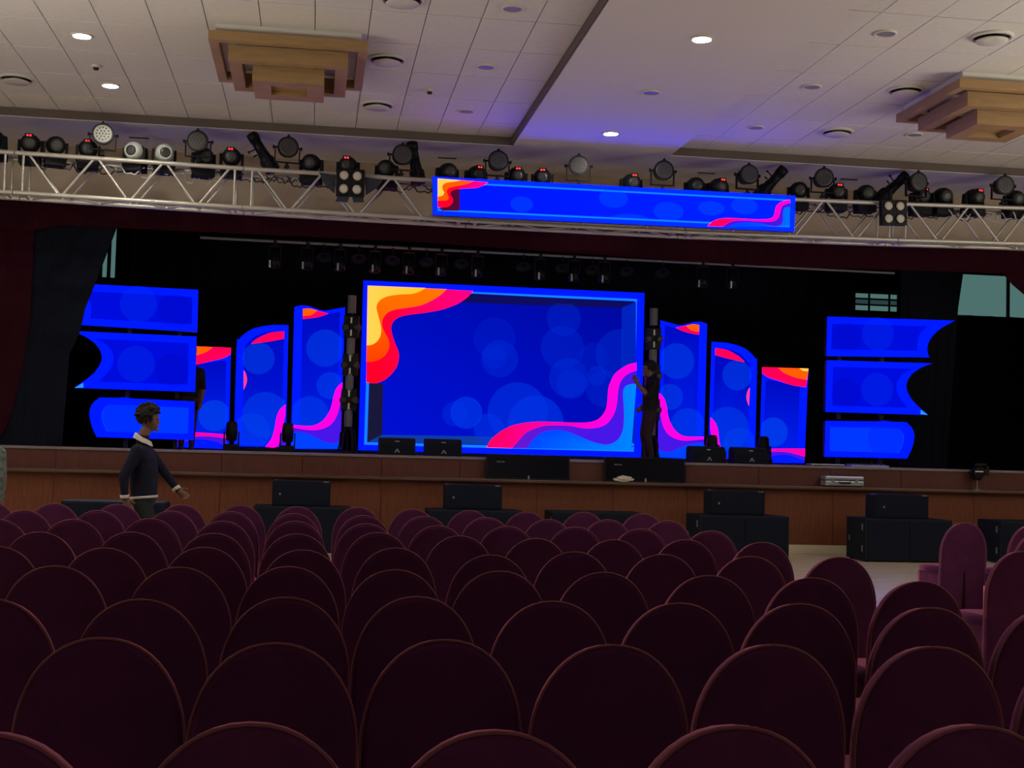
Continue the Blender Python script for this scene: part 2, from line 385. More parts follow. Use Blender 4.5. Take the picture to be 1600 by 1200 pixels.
    def mesh(s, name, mats, recalc=True):
        me = bpy.data.meshes.new(name)
        me.from_pydata(s.v, [], s.f)
        for m in (mats if isinstance(mats, (list, tuple)) else [mats]):
            me.materials.append(M[m] if isinstance(m, str) else m)
        me.polygons.foreach_set('use_smooth', s.sm)
        me.polygons.foreach_set('material_index', s.mi)
        if recalc:
            bm = bmesh.new(); bm.from_mesh(me)
            bmesh.ops.recalc_face_normals(bm, faces=bm.faces[:])
            bm.to_mesh(me); bm.free()
        me.update()
        return me

def obj(name, data, parent=None, **props):
    o = bpy.data.objects.new(name, data)
    col.objects.link(o)
    if parent: o.parent = parent
    for k, v in props.items(): o[k] = v
    return o
def tag(o, label, cat, group=None):
    o['label'] = label; o['category'] = cat
    if group: o['group'] = group
    return o
def thing(name, loc, label, cat, group=None, rot=(0, 0, 0)):
    o = bpy.data.objects.new(name, None)
    o.empty_display_size = 0.2
    col.objects.link(o)
    o.location = loc; o.rotation_euler = rot
    return tag(o, label, cat, group)
class Kind:
    """one kind of thing: its parts' meshes, placed as often as wanted"""
    def __init__(s, name): s.name = name; s.parts = []
    def part(s, name, mb, mats, under=None, label=None):
        s.parts.append((name, mb.mesh(name, mats), under, label)); return len(s.parts) - 1
    def place(s, loc, label, cat, group=None, rot=(0, 0, 0), scale=1.0):
        t = thing(s.name, loc, label, cat, group, rot)
        t.scale = (scale,) * 3
        made = []
        for name, me, under, lab in s.parts:
            o = bpy.data.objects.new(name, me)
            col.objects.link(o)
            o.parent = t if under is None else made[under]
            if lab: o['label'] = lab
            made.append(o)
        return t
def structure(name, mb, mats, parent=None):
    o = obj(name, mb.mesh(name, mats), parent)
    if not parent: o['kind'] = 'structure'
    return o

NTH = ['first', 'second', 'third', 'fourth', 'fifth', 'sixth', 'seventh', 'eighth', 'ninth', 'tenth', 'eleventh', 'twelfth',
       'thirteenth', 'fourteenth', 'fifteenth', 'sixteenth', 'seventeenth', 'eighteenth', 'nineteenth', 'twentieth']

def smooth_outline(pts, closed=True, corner=50, step=6):
    """Catmull-Rom through the points, corners sharper than `corner` degrees kept"""
    P = [Vector((p[0], p[1])) for p in pts]; n = len(P)
    def is_corner(i):
        if not closed and i in (0, n - 1): return True
        a = P[i] - P[i - 1]; b = P[(i + 1) % n] - P[i]
        if a.length < 1e-6 or b.length < 1e-6: return True
        return a.angle(b) > math.radians(corner)
    cn = [is_corner(i) for i in range(n)]
    out = []
    for i in range(n if closed else n - 1):
        j = (i + 1) % n
        p1, p2 = P[i], P[j]
        p0 = p1 * 2 - p2 if cn[i] else P[i - 1]
        p3 = p2 * 2 - p1 if cn[j] else P[(j + 1) % n]
        for k in range(step):
            t = k / step
            q = 0.5 * (2 * p1 + (p2 - p0) * t + (2 * p0 - 5 * p1 + 4 * p2 - p3) * t * t + (3 * p1 - p0 - 3 * p2 + p3) * t ** 3)
            out.append((q.x, q.y))
    if not closed: out.append((P[-1].x, P[-1].y))
    return out

# ------------------------------------------------------------ the room
XL, XR, YB, YF = -10.0, 17.0, -6.0, 20.83
Z_TILE, Z_SOFFIT, Z_DECK, Z_LEDGE = 6.10, 5.98, 1.43, 1.10
structure('floor', MB().box(XL, XR, YB, 28.0, -0.1, 0), 'marble')
structure('wall_left', MB().box(XL - 0.2, XL, YB, YF, 0, 6.4), 'hall_wall')
structure('wall_right', MB().box(XR, XR + 0.2, YB, YF, 0, 6.4), 'hall_wall')
structure('wall_back', MB().box(XL, XR, YB - 0.2, YB, 0, 6.4), 'rear_wall')
w = MB()
w.box(XL, XR, YF, YF + 0.12, 5.14, 6.4)                      # above the stage opening
w.box(XL, -7.4, YF, YF + 0.12, 0, 5.14); w.box(14.6, XR, YF, YF + 0.12, 0, 5.14)
structure('wall_front', w, 'taupe')
ceil = structure('ceiling', MB().box(XL, XR, YB, 20.95, Z_TILE + 0.03, Z_TILE + 0.15), 'gap')
b = MB()
b.box(2.75, 5.12, YB, 19.12, Z_SOFFIT, Z_TILE + 0.03)        # smooth beam along the hall
b.box(XL, XR, 19.12, 20.83, Z_SOFFIT, Z_TILE + 0.03)         # bulkhead in front of the stage
structure('bulkhead', b, 'plaster', ceil)
c = MB()
c.box(XL, 2.73, 19.09, 19.118, Z_SOFFIT + 0.01, Z_TILE + 0.01); c.box(5.14, XR, 19.09, 19.118, Z_SOFFIT + 0.01, Z_TILE + 0.01)
c.box(2.722, 2.748, YB, 19.118, Z_SOFFIT + 0.012, Z_TILE + 0.01)
structure('shaded_trim_1', c, 'cove')  # dark strips: shade on the bulkhead and beam faces, painted as colour
# mineral tiles 0.583 x 1.10 m, each one a piece of its own where the camera can see them
TX, TY, GAP, GAPY = 0.583, 1.10, 0.009, 0.02
tile_me = MB().box(GAP / 2, TX - GAP / 2, GAPY / 2, TY - GAPY / 2, 0, 0.022, 0.003).mesh('ceiling_tile', 'tile')
rest = MB()
for x_first, x0, x1 in ((-0.12, XL, 2.72), (6.19, 5.14, XR)):
    i0 = math.floor((x0 - x_first) / TX); i1 = math.ceil((x1 - x_first) / TX)
    for i in range(i0, i1):
        for j in range(-18, 5):
            xa, ya = x_first + i * TX, 13.87 + j * TY
            xb, yb = xa + TX, ya + TY
            if ya < YB or ya > 19.1: continue
            whole = xa >= x0 and xb <= x1 and yb <= 19.09
            seen = 10.5 < yb and -5.6 < xa < 12.5
            if whole and seen:
                o = obj('ceiling_tile', tile_me, ceil); o.location = (xa, ya, Z_TILE + random.uniform(-0.0012, 0.0012))
            else:
                xa, xb, yb = max(xa, x0), min(xb, x1), min(yb, 19.09)
                if xb - xa > 0.02: rest.box(xa + GAP / 2, xb - GAP / 2, ya + GAPY / 2, yb - GAPY / 2, Z_TILE, Z_TILE + 0.022)
o = structure('ceiling_tiles_beyond', rest, 'tile', ceil); o['kind'] = 'stuff'

# stage house behind the opening
structure('wall_stage_back', MB().box(XL, XR, 28.0, 28.2, 0, 7.4), 'black_wall')
structure('wall_stage_left', MB().box(XL - 0.2, XL, 20.95, 28.0, 0, 7.4), 'black_wall')
structure('wall_stage_right', MB().box(XR, XR + 0.2, 20.95, 28.0, 0, 7.4), 'black_wall')
structure('ceiling_stage', MB().box(XL, XR, 20.95, 28.2, 7.2, 7.4), 'black_wall')

# ------------------------------------------------------------ stage
stage = thing('stage', (3.3, 20.8, 0), 'long wooden stage with panelled front and a projecting ledge below its deck', 'stage')
def on_stage(name, mb, m, label=None):
    mb.move(Matrix.Translation((-3.3, -20.8, 0)))
    o = obj(name, mb.mesh(name, m), stage)
    if label: o['label'] = label
    return o
on_stage('deck', MB().box(XL + .02, XR - .02, 20.93, 27.98, 1.36, Z_DECK), 'deck')
on_stage('deck_nosing', MB().box(XL + .02, XR - .02, 20.895, 20.935, 1.39, Z_DECK + .002, 0.006), 'nosing')
on_stage('ledge', MB().box(XL + .02, XR - .02, 20.66, 20.93, 1.05, Z_LEDGE, 0.012), 'ledge')
on_stage('core', MB().box(XL + .02, XR - .02, 20.95, 27.9, 0.0, 1.36), 'black_wall')
PW = 1.22
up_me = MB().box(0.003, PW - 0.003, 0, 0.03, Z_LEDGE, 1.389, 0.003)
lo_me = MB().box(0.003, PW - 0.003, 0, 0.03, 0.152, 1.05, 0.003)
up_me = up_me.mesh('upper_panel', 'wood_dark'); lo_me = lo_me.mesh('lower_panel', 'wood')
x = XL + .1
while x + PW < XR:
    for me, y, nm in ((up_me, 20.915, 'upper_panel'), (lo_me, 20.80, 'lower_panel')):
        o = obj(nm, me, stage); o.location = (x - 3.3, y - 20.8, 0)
    x += PW
on_stage('skirting', MB().box(XL + .02, XR - .02, 20.78, 20.93, 0.0, 0.15, 0.006), 'marble', 'beige marble skirting')

# windows of the stage house, behind the drapes
def window(n, x0, x1, z0, z1, xs, zs, pane, bw=0.035):
    t = obj('window_%d' % n, None); t['kind'] = 'structure'; t.location = ((x0 + x1) / 2, 27.9, z0)
    f = MB(); ox, oz = (x0 + x1) / 2, z0
    for x in [x0] + xs + [x1]: f.box(x - bw - ox, x + bw - ox, 0, 0.09, 0, z1 - z0)
    for z in [z0] + zs + [z1]: f.box(x0 - ox, x1 - ox, 0.005, 0.085, z - oz - bw, z - oz + bw)
    obj('window_frame', f.mesh('window_frame', 'frame_dark'), t)
    gx = [x0] + xs + [x1]; gz = [z0] + zs + [z1]
    for i in range(len(gx) - 1):
        for j in range(len(gz) - 1):
            m = pane[(i + j * 3) % len(pane)] if len(pane) > 1 else pane[0]
            obj('window_pane', MB().box(gx[i] + bw - ox, gx[i + 1] - bw - ox, 0.04, 0.05, gz[j] + bw - oz, gz[j + 1] - bw - oz).mesh('window_pane', m), t)
window(1, 11.7, 12.72, 4.84, 5.25, [12.05, 12.52], [4.985, 5.115], ['window_glow'] * 3 + ['window_dim'] * 3, 0.018)
window(2, 13.55, 16.6, 4.6, 6.4, [15.33], [5.8], ['window_glow'])
window(3, -4.36, -4.04, 4.5, 5.9, [-4.2], [], ['window_glow'])

# drapes -----------------------------------------------------
def cloth(x_lo, x_hi, z_lo, z_hi, y, amp, wave, nx=160, nz=14, seed=1):
    """hanging cloth; x_lo, x_hi: functions of the height 0..1 (0 = hem), z_lo: function of u"""
    rnd = random.Random(seed); ph = [rnd.uniform(0, 6.28) for _ in range(4)]
    v = []
    for k in range(nz + 1):
        t = k / nz
        for i in range(nx + 1):
            u = i / nx
            xa, xb = x_lo(t), x_hi(t)
            x = xa + (xb - xa) * u
            z = z_lo(u) + (z_hi - z_lo(u)) * t
            s = (x_lo(1) + (x_hi(1) - x_lo(1)) * u) / wave * 6.283
            dy = amp * (0.7 * math.sin(s + ph[0] + 0.7 * math.sin(s * 0.31 + ph[1])) + 0.3 * math.sin(s * 2.3 + ph[2]))
            v.append((x, y + dy * (1.0 - 0.25 * t), z))
    f = [(k * (nx + 1) + i, k * (nx + 1) + i + 1, (k + 1) * (nx + 1) + i + 1, (k + 1) * (nx + 1) + i) for k in range(nz) for i in range(nx)]
    return MB().add(v, f, True)
def poly(ts):
    """piecewise linear function through (t, value)"""
    def g(t):
        for (a, va), (b_, vb) in zip(ts, ts[1:]):
            if t <= b_: return va + (vb - va) * max(0, (t - a)) / (b_ - a)
        return ts[-1][1]
    return g
const = lambda c: (lambda t: c)
def drape(name, mb, m, label, cat='curtain'):
    return tag(obj(name, mb.mesh(name, m, False)), label, cat)
hem = poly([(0, 4.75), (0.11, 4.72), (0.135, 4.66), (0.16, 4.79), (0.4, 4.80), (0.65, 4.68), (0.85, 4.75), (0.93, 4.86), (1, 4.86)])
drape('valance', cloth(const(-7.4), const(14.6), hem, 5.5, 20.985, 0.016, 0.45, 420, 8, 3), 'maroon_drape', 'long maroon velvet valance across the top of the stage opening')
drape('stage_curtain', cloth(const(-7.4), poly([(0, -4.72), (0.08, -4.52), (0.3, -4.36), (0.5, -4.28), (0.85, -4.28), (1, -4.2)]), const(1.44), 5.3, 21.03, 0.013, 0.3, 90, 16, 5), 'maroon_drape', 'maroon velvet curtain gathered at the left side of the stage')
drape('stage_curtain', cloth(poly([(0, 12.8), (0.6, 12.45), (0.74, 12.0), (0.80, 11.68), (0.86, 11.42), (1, 11.2)]), const(14.6), const(1.44), 5.3, 21.03, 0.013, 0.3, 60, 16, 6), 'maroon_drape', 'maroon velvet curtain drawn back at the right side of the stage')
drape('black_drape', cloth(const(-5.6), poly([(0, -3.75), (0.40, -3.70), (0.49, -3.56), (0.604, -3.49), (0.72, -3.35), (0.946, -3.09), (1, -3.05)]), const(1.44), 4.95, 21.075, 0.015, 0.28, 80, 20, 8), 'black_drape', 'black side drape hanging beside the left maroon curtain, folds pulled left')
drape('black_drape', cloth(const(10.3), poly([(0, 11.2), (0.75, 11.40), (1, 11.54)]), const(1.44), 5.3, 22.5, 0.03, 0.3, 60, 12, 9), 'black_drape', 'black side drape hanging right of the blue screens, beside the large window')
drape('backdrop', cloth(const(-3.45), const(10.72), const(1.44), 7.0, 25.5, 0.06, 0.5, 260, 6, 10), 'black_drape', 'wide black backdrop curtain closing the back of the stage')
drape('masking_drape', cloth(const(10.75), const(16.8), const(1.44), 4.57, 25.6, 0.04, 0.5, 90, 6, 11), 'black_drape', 'low black masking drape under the right stage windows')
drape('masking_drape', cloth(const(-9.6), const(-3.5), const(1.44), 4.58, 25.6, 0.04, 0.5, 90, 6, 12), 'black_drape', 'low black masking drape at the back left of the stage')
drape('masking_drape', cloth(poly([(0, -9.6), (1, -9.6)]), poly([(0, -4.0), (0.3, -3.93), (1, -4.1)]), const(4.4), 7.0, 25.45, 0.03, 0.4, 60, 8, 13), 'black_drape', 'black upper drape left of the narrow lit window slit')

# ------------------------------------------------------------ ceiling fittings
def downlight(lit):
    k = Kind('ceiling_downlight')
    k.part('trim_ring', MB().lathe((0, 0, 0.0), (0, 0, -1), [(0, 0.125), (0.012, 0.125), (0.018, 0.115), (0.018, 0.098), (-0.0, 0.096)], 28, cap=False), 'ring')
    k.part('lamp', MB().lathe((0, 0, 0), (0, 0, -1), [(0.0, 0.096), (0.010, 0.096)], 28), 'lamp_on' if lit else 'lens_off')
    return k
on_, off_ = downlight(True), downlight(False)
G = 'ceiling downlights'
on_.place((-2.73, 15.48, Z_TILE), 'lit round downlight at far left of the tiled ceiling, nearer the camera', 'light', G)
on_.place((-2.72, 17.58, Z_TILE), 'lit round downlight at far left of the tiled ceiling, nearer the stage', 'light', G)
on_.place((3.97, 13.64, Z_SOFFIT), 'lit round downlight on the smooth central beam, nearer the camera', 'light', G)
on_.place((3.96, 17.98, Z_SOFFIT), 'lit round downlight on the smooth central beam, above the header screen', 'light', G)
off_.place((3.97, 15.82, Z_SOFFIT), 'unlit downlight on the central beam between the two lit ones', 'light', G)
for i, y in enumerate((13.48, 15.62, 17.73)):
    off_.place((1.90, y, Z_TILE), 'unlit downlight left of the central beam, %s from the camera' % NTH[i], 'light', G)
    off_.place((5.92, y - .1, Z_TILE), 'unlit downlight just right of the central beam, %s from the camera' % NTH[i], 'light', G)
off_.place((8.17, 17.47, Z_TILE), 'unlit downlight beyond the right wooden ceiling box', 'light', G)
for i, (x, y, z) in enumerate(((3.97, 9.3, Z_SOFFIT), (-2.73, 11.2, Z_TILE), (-7.2, 15.5, Z_TILE), (-7.2, 9, Z_TILE), (12.6, 9, Z_TILE), (12.6, 15.5, Z_TILE))):
    on_.place((x, y, z), 'added unseen lit downlight of the hall ceiling, outside the picture, %s of those' % NTH[i], 'light', G)  # unseen extra downlights, added to light the chair tops and floor
d = Kind('air_diffuser')
d.part('outer_ring', MB().lathe((0, 0, 0), (0, 0, -1), [(0, 0.225), (0.01, 0.225), (0.03, 0.20), (0.012, 0.192), (0, 0.19)], 32, cap=False), 'ring')
d.part('throat', MB().lathe((0, 0, 0), (0, 0, -1), [(0.0, 0.19), (0.004, 0.19)], 32), 'slot')
d.part('inner_cone', MB().lathe((0, 0, 0), (0, 0, -1), [(0.004, 0.05), (0.05, 0.17), (0.058, 0.165), (0.03, 0.02)], 32), 'ring')
G = 'round air diffusers'
for x, y, lab in ((0.72, 15.58, 'round white air diffuser at the right corner of the left wooden ceiling box'), (0.71, 17.69, 'round white air diffuser beyond the left wooden ceiling box'),
                  (0.76, 13.45, 'round air diffuser cut by the top edge, above the left wooden box'), (-3.87, 17.53, 'round air diffuser at the left edge below the lit downlights'),
                  (-3.45, 13.6, 'round air diffuser in the top left corner of the picture'), (7.06, 13.23, 'round air diffuser nearest the top right corner of the picture'),
                  (7.08, 15.38, 'round air diffuser touching the right wooden ceiling box'), (7.08, 17.56, 'round air diffuser beyond the right wooden ceiling box')):
    d.place((x, y, Z_TILE), lab, 'vent', G)
s_ = Kind('smoke_detector')
s_.part('base', MB().lathe((0, 0, 0), (0, 0, -1), [(0, 0.06), (0.02, 0.06), (0.03, 0.05)], 20), 'ring')
s_.part('sensor', MB().lathe((0, 0, 0), (0, 0, -1), [(0.03, 0.035), (0.055, 0.03)], 16), 'slot')
s_.place((1.33, 16.8, Z_TILE), 'small white smoke detector right of the left wooden ceiling box', 'detector')
s_.place((-2.76, 16.69, Z_TILE), 'small white smoke detector between the two left lit downlights', 'detector')
v = Kind('slot_vent')
v.part('slot', MB().box(-0.14, 0.14, -0.03, 0.03, -0.006, 0), 'slot')
for i, (x, y) in enumerate(((-2.66, 20.0), (1.89, 20.15), (5.98, 20.15), (8.27, 20.0))):
    v.place((x, y, Z_SOFFIT), 'thin dark slot vent in the bulkhead over the truss, %s from the left' % NTH[i], 'vent', 'slot vents')
# wooden ceiling boxes: three square frames stepping down
def frame_mb(h, w, z0, z1):
    m = MB()
    for a in (-1, 1):
        m.box(-h, h, a * h, a * (h - w), z0, z1, 0.004)
        m.box(a * h, a * (h - w), -(h - w), h - w, z0, z1, 0.004)
    return m
bx = Kind('ceiling_box')
bx.part('mounting_plate', MB().box(-0.79, 0.79, -0.79, 0.79, -0.1, 0.0, 0.004), 'ring', label='grey white plate against the ceiling')
bx.part('outer_frame', frame_mb(0.86, 0.105, -0.205, -0.1), 'box_wood')
bx.part('middle_frame', frame_mb(0.655, 0.14, -0.355, -0.185), 'box_wood')
bx.part('inner_frame', frame_mb(0.40, 0.195, -0.50, -0.325), 'box_wood')
bx.part('inner_lid', MB().box(-0.205, 0.205, -0.205, 0.205, -0.44, -0.42), 'box_wood')
for a in (-1, 1):
    for b_ in (-1, 1):
        bx.part('hanger', MB().rod((a * 0.56, b_ * 0.56, -0.34), (a * 0.56, b_ * 0.56, -0.09), 0.012, n=8), 'grey_metal')
        bx.part('hanger', MB().rod((a * 0.30, b_ * 0.30, -0.48), (a * 0.30, b_ * 0.30, -0.09), 0.012, n=8), 'grey_metal')
bx.place((-0.40, 15.47, Z_TILE), 'stepped wooden ceiling box with three square frames, left of the central beam', 'ceiling box', 'wooden ceiling boxes')
bx.place((8.17, 15.30, Z_TILE), 'stepped wooden ceiling box with three square frames, cut by the right edge', 'ceiling box', 'wooden ceiling boxes')
# made-up troughs around the added fill lamps (behind and beside the camera)
for nm, q in (('left', (-9.98, -9.55, -3, 17)), ('right', (16.55, 16.98, -3, 17)), ('rear', (-7.7, 14.3, -5.98, -5.55))):
    x0, x1, y0, y1 = q
    t = thing('added_uplight_trough', ((x0 + x1) / 2, (y0 + y1) / 2, 4.1), 'added unseen white uplighter trough on the %s hall wall, outside the picture' % nm, 'light')
    m = MB(); hx, hy = (x1 - x0) / 2, (y1 - y0) / 2
    m.box(-hx, hx, -hy, hy, 0, 0.03); obj('tray', m.mesh('tray', 'ring'), t)
    m = MB()
    if hx > hy: m.box(-hx, hx, hy - .02, hy, 0.03, 0.15)
    else:
        sgn = 1 if nm == 'left' else -1
        m.box(sgn * hx, sgn * (hx - .02), -hy, hy, 0.03, 0.15)
    obj('lip', m.mesh('lip', 'ring'), t)

# ------------------------------------------------------------ LED screens
XC, Y_MAIN, Y_WING, Y_BAN = 3.285, 23.2, 21.14, 18.71
_lin = lin
DRIVE = 2.2
def lin(r, g, b):
    """LED colour: channels at full drive are brighter than the camera can hold"""
    return tuple(c * (DRIVE if v >= 240 else 1.0) for c, v in zip(_lin(r, g, b), (r, g, b)))
BLUE, DEEP, MID, EDGE = lin(0, 26, 248), lin(0, 10, 186), lin(0, 20, 220), lin(20, 130, 255)
YEL, ORA, RED, MAG, PUR, SKY = lin(255, 214, 84), lin(255, 96, 0), lin(255, 0, 40), lin(255, 0, 228), lin(72, 22, 232), lin(0, 118, 255)
def mix(a, b, t):
    t = max(0.0, min(1.0, t)); return tuple(p + (q - p) * t for p, q in zip(a, b))
class Picture:
    """layers of flat colour a millimetre apart on the face of a screen"""
    def __init__(s, y): s.y = y; s.k = 0; s.p = []; s.over = []
    def add(s, pts, color, alpha=1.0):
        s.k += 1
        fn = color if callable(color) else (lambda x, z: color)
        ((s.over if alpha < 1 else s.p)).append(([(x, s.y - 0.0012 * s.k, z) for x, z in pts], fn, alpha))
    def circle(s, cx, cz, r, color, alpha, box=None, rz=None, n=40):
        pts = [(cx + r * math.cos(2 * math.pi * i / n), cz + (rz or r) * math.sin(2 * math.pi * i / n)) for i in range(n)]
        if box: pts = [(min(max(x, box[0]), box[1]), min(max(z, box[2]), box[3])) for x, z in pts]
        s.add(pts, color, alpha)
    def band(s, top, low, color, step=6):
        """strip between two curves that run the same way or opposite"""
        s.add(smooth_outline(top, False, 60, step) + smooth_outline(low, False, 60, step)[::-1], color)
    def link(s, parent):
        for nm, layer, m in (('display', s.p, 'picture'), ('display_overlay', s.over, 'picture_over')):
            if not layer: continue
            me = bpy.data.meshes.new(nm)
            vs, fs = [], []
            for pts, fn, a in layer:
                fs.append(tuple(range(len(vs), len(vs) + len(pts)))); vs += pts
            me.from_pydata(vs, [], fs)
            at = me.color_attributes.new('picture', 'FLOAT_COLOR', 'POINT')
            i = 0
            for pts, fn, a in layer:
                for x, y, z in pts: at.data[i].color = (*fn(x, z), a); i += 1
            me.materials.append(M[m]); me.update()
            o = obj(nm, me, parent)
            o.matrix_parent_inverse = parent.matrix_basis.inverted()
def cabinet(parent, outline, y, depth, name='cabinet'):
    o = obj(name, MB().prism(outline, y + 0.001, y + depth).mesh(name, 'black'), parent)
    o.matrix_parent_inverse = parent.matrix_basis.inverted()
def foot(parent, x0, x1, y, z_top, z_bot=Z_DECK):
    o = obj('base_plinth', MB().box(x0, x1, y + 0.02, y + 0.3, z_bot, z_top, 0.004).mesh('base_plinth', 'black'), parent)
    o.matrix_parent_inverse = parent.matrix_basis.inverted()
def rect(x0, x1, z0, z1): return [(x0, z0), (x1, z0), (x1, z1), (x0, z1)]

# centre wall
t = thing('led_screen', (XC, Y_MAIN, Z_DECK), 'largest LED screen in the stage centre, yellow and red waves in its top left corner', 'screen', 'LED screens')
t.matrix_basis = Matrix.Translation((XC, Y_MAIN, Z_DECK))
X0, X1, ZA, ZB = 0.785, 5.785, 1.49, 4.43
cabinet(t, rect(X0, X1, ZA, ZB), Y_MAIN, 0.12); foot(t, X0 + .05, X1 - .05, Y_MAIN, ZA)
P = Picture(Y_MAIN)
P.add(rect(X0, X1, ZA, ZB), BLUE)
P.add(rect(X0 + .10, X1 - .135, ZA + .10, ZB - .115), EDGE)
F = (X0 + .15, X1 - .175, ZA + .145, ZB - .155)
P.add(rect(F[0], F[1], F[2], F[3]), lambda x, z: mix(lin(0, 16, 214), lin(0, 8, 158), (x - F[0]) / 4 * .5 + (z - F[2]) / 2.6 * .5))
P.add(MAIN_SIDE_RIGHT, lin(0, 34, 190)); P.add(MAIN_SIDE_TOP, lin(14, 12, 92)); P.add(MAIN_SIDE_BOTTOM, lin(14, 60, 165)); P.add(MAIN_SIDE_LEFT, lin(26, 24, 58))
G4 = (F[0] + .27, F[1] - .2, F[2] + .0, F[3] - .1)
for cx, cz, r, a in MAIN_CIRCLES: P.circle(cx, cz, r, lin(0, 56, 239), a * 0.62, (G4[0], G4[1], ZA + .16, G4[3]))
P.k += 2
P.add(smooth_outline(MAIN_RED), lambda x, z: mix(RED, lin(255, 0, 130), (x - 1.2) / 1.4))
P.add(smooth_outline(MAIN_ORANGE), lambda x, z: mix(lin(255, 64, 0), lin(255, 118, 0), (z - 3.1) / 1.2))
P.add(smooth_outline(MAIN_YELLOW), lambda x, z: mix(YEL, lin(255, 200, 40), (x - 0.9) / .9))
P.add(smooth_outline(MAIN_PURPLE_LOW, False, 60) + [(X1 - .19, ZA + .13), (2.9, ZA + .105)], lambda x, z: mix(lin(0, 72, 255), lin(0, 134, 255), (x - 4.3) / 1.3))
P.band(MAIN_RIBBON_LOW, MAIN_PURPLE_LOW, lambda x, z: mix(lin(110, 24, 205), PUR, (x - 3.2) / 1.6))
P.band(MAIN_RIBBON_TOP, MAIN_RIBBON_LOW, lambda x, z: mix(lin(255, 0, 96), MAG, (x - 3.2) / 1.9))
P.link(t)

# pairs of slim screens and wings, mirrored about the centre line
def both(side, data): return [(XC + side * dx, z) for dx, z in data]
def slim(side, nm, label, outline, paint):
    ol = smooth_outline(both(side, outline), True, 40)
    t = thing('led_screen', (XC, Y_MAIN, Z_DECK), label, 'screen', 'LED screens')
    xs = [p[0] for p in ol]; zs = [p[1] for p in ol]
    t.matrix_basis = Matrix.Translation(((min(xs) + max(xs)) / 2, Y_MAIN, Z_DECK))
    cabinet(t, ol, Y_MAIN, 0.12)
    if min(zs) > Z_DECK + .005: foot(t, min(xs) + .04, max(xs) - .04, Y_MAIN, min(zs) + .02)
    P = Picture(Y_MAIN); P.add(ol, BLUE); paint(P, side, (min(xs) + .03, max(xs) - .03, min(zs) + .02, max(zs) - .05)); P.link(t)
inner = lambda x, z: mix(lin(0, 30, 236), lin(0, 10, 196), (z - 1.6) / 1.3)
REDP = lambda x, z: mix(RED, lin(255, 0, 120), 0.45)
def paint_tall(P, s, b):
    P.add(smooth_outline(both(s, TALL_INNER), True, 40), inner)
    for cx, cz, r in TALL_CIRCLES: P.circle(XC + s * cx, cz, r, lin(0, 70, 239), .35, b)
    P.k += 2
    P.add(smooth_outline(both(s, TALL_RED), True, 40), REDP); P.add(smooth_outline(both(s, TALL_ORANGE), True, 40), ORA)
    P.add(smooth_outline(both(s, TALL_PURPLE_LOW), False, 60) + both(s, TALL_BASE)[::-1], lin(0, 66, 255))
    P.band(both(s, TALL_RIBBON_LOW), both(s, TALL_PURPLE_LOW), PUR)
    P.band(both(s, TALL_RIBBON_TOP), both(s, TALL_RIBBON_LOW), MAG)
def paint_arch(P, s, b):
    P.add(smooth_outline(both(s, ARCH_INNER), True, 40), inner)
    for cx, cz, r in ARCH_CIRCLES: P.circle(XC + s * cx, cz, r, lin(0, 70, 239), .35, b)
    P.k += 2
    P.add(smooth_outline(both(s, ARCH_RED), True, 60), REDP); P.add(smooth_outline(both(s, ARCH_SLIVER), True, 60), lin(255, 66, 140))
    P.add(smooth_outline(both(s, ARCH_PURPLE), True, 60), PUR); P.add(smooth_outline(both(s, ARCH_RIBBON), True, 60), MAG)
def paint_short(P, s, b):
    P.add(both(s, SHORT_INNER), inner)
    for cx, cz, r in SHORT_CIRCLES: P.circle(XC + s * cx, cz, r, lin(0, 70, 239), .55, b)
    P.k += 2
    P.add(smooth_outline(both(s, SHORT_RED), True, 50), REDP); P.add(smooth_outline(both(s, SHORT_ORANGE), True, 50), ORA); P.add(smooth_outline(both(s, SHORT_YELLOW), True, 50), YEL)
    P.add(smooth_outline(both(s, SHORT_PURPLE), True, 50), PUR); P.add(smooth_outline(both(s, SHORT_PINK), True, 50), lin(255, 0, 170))
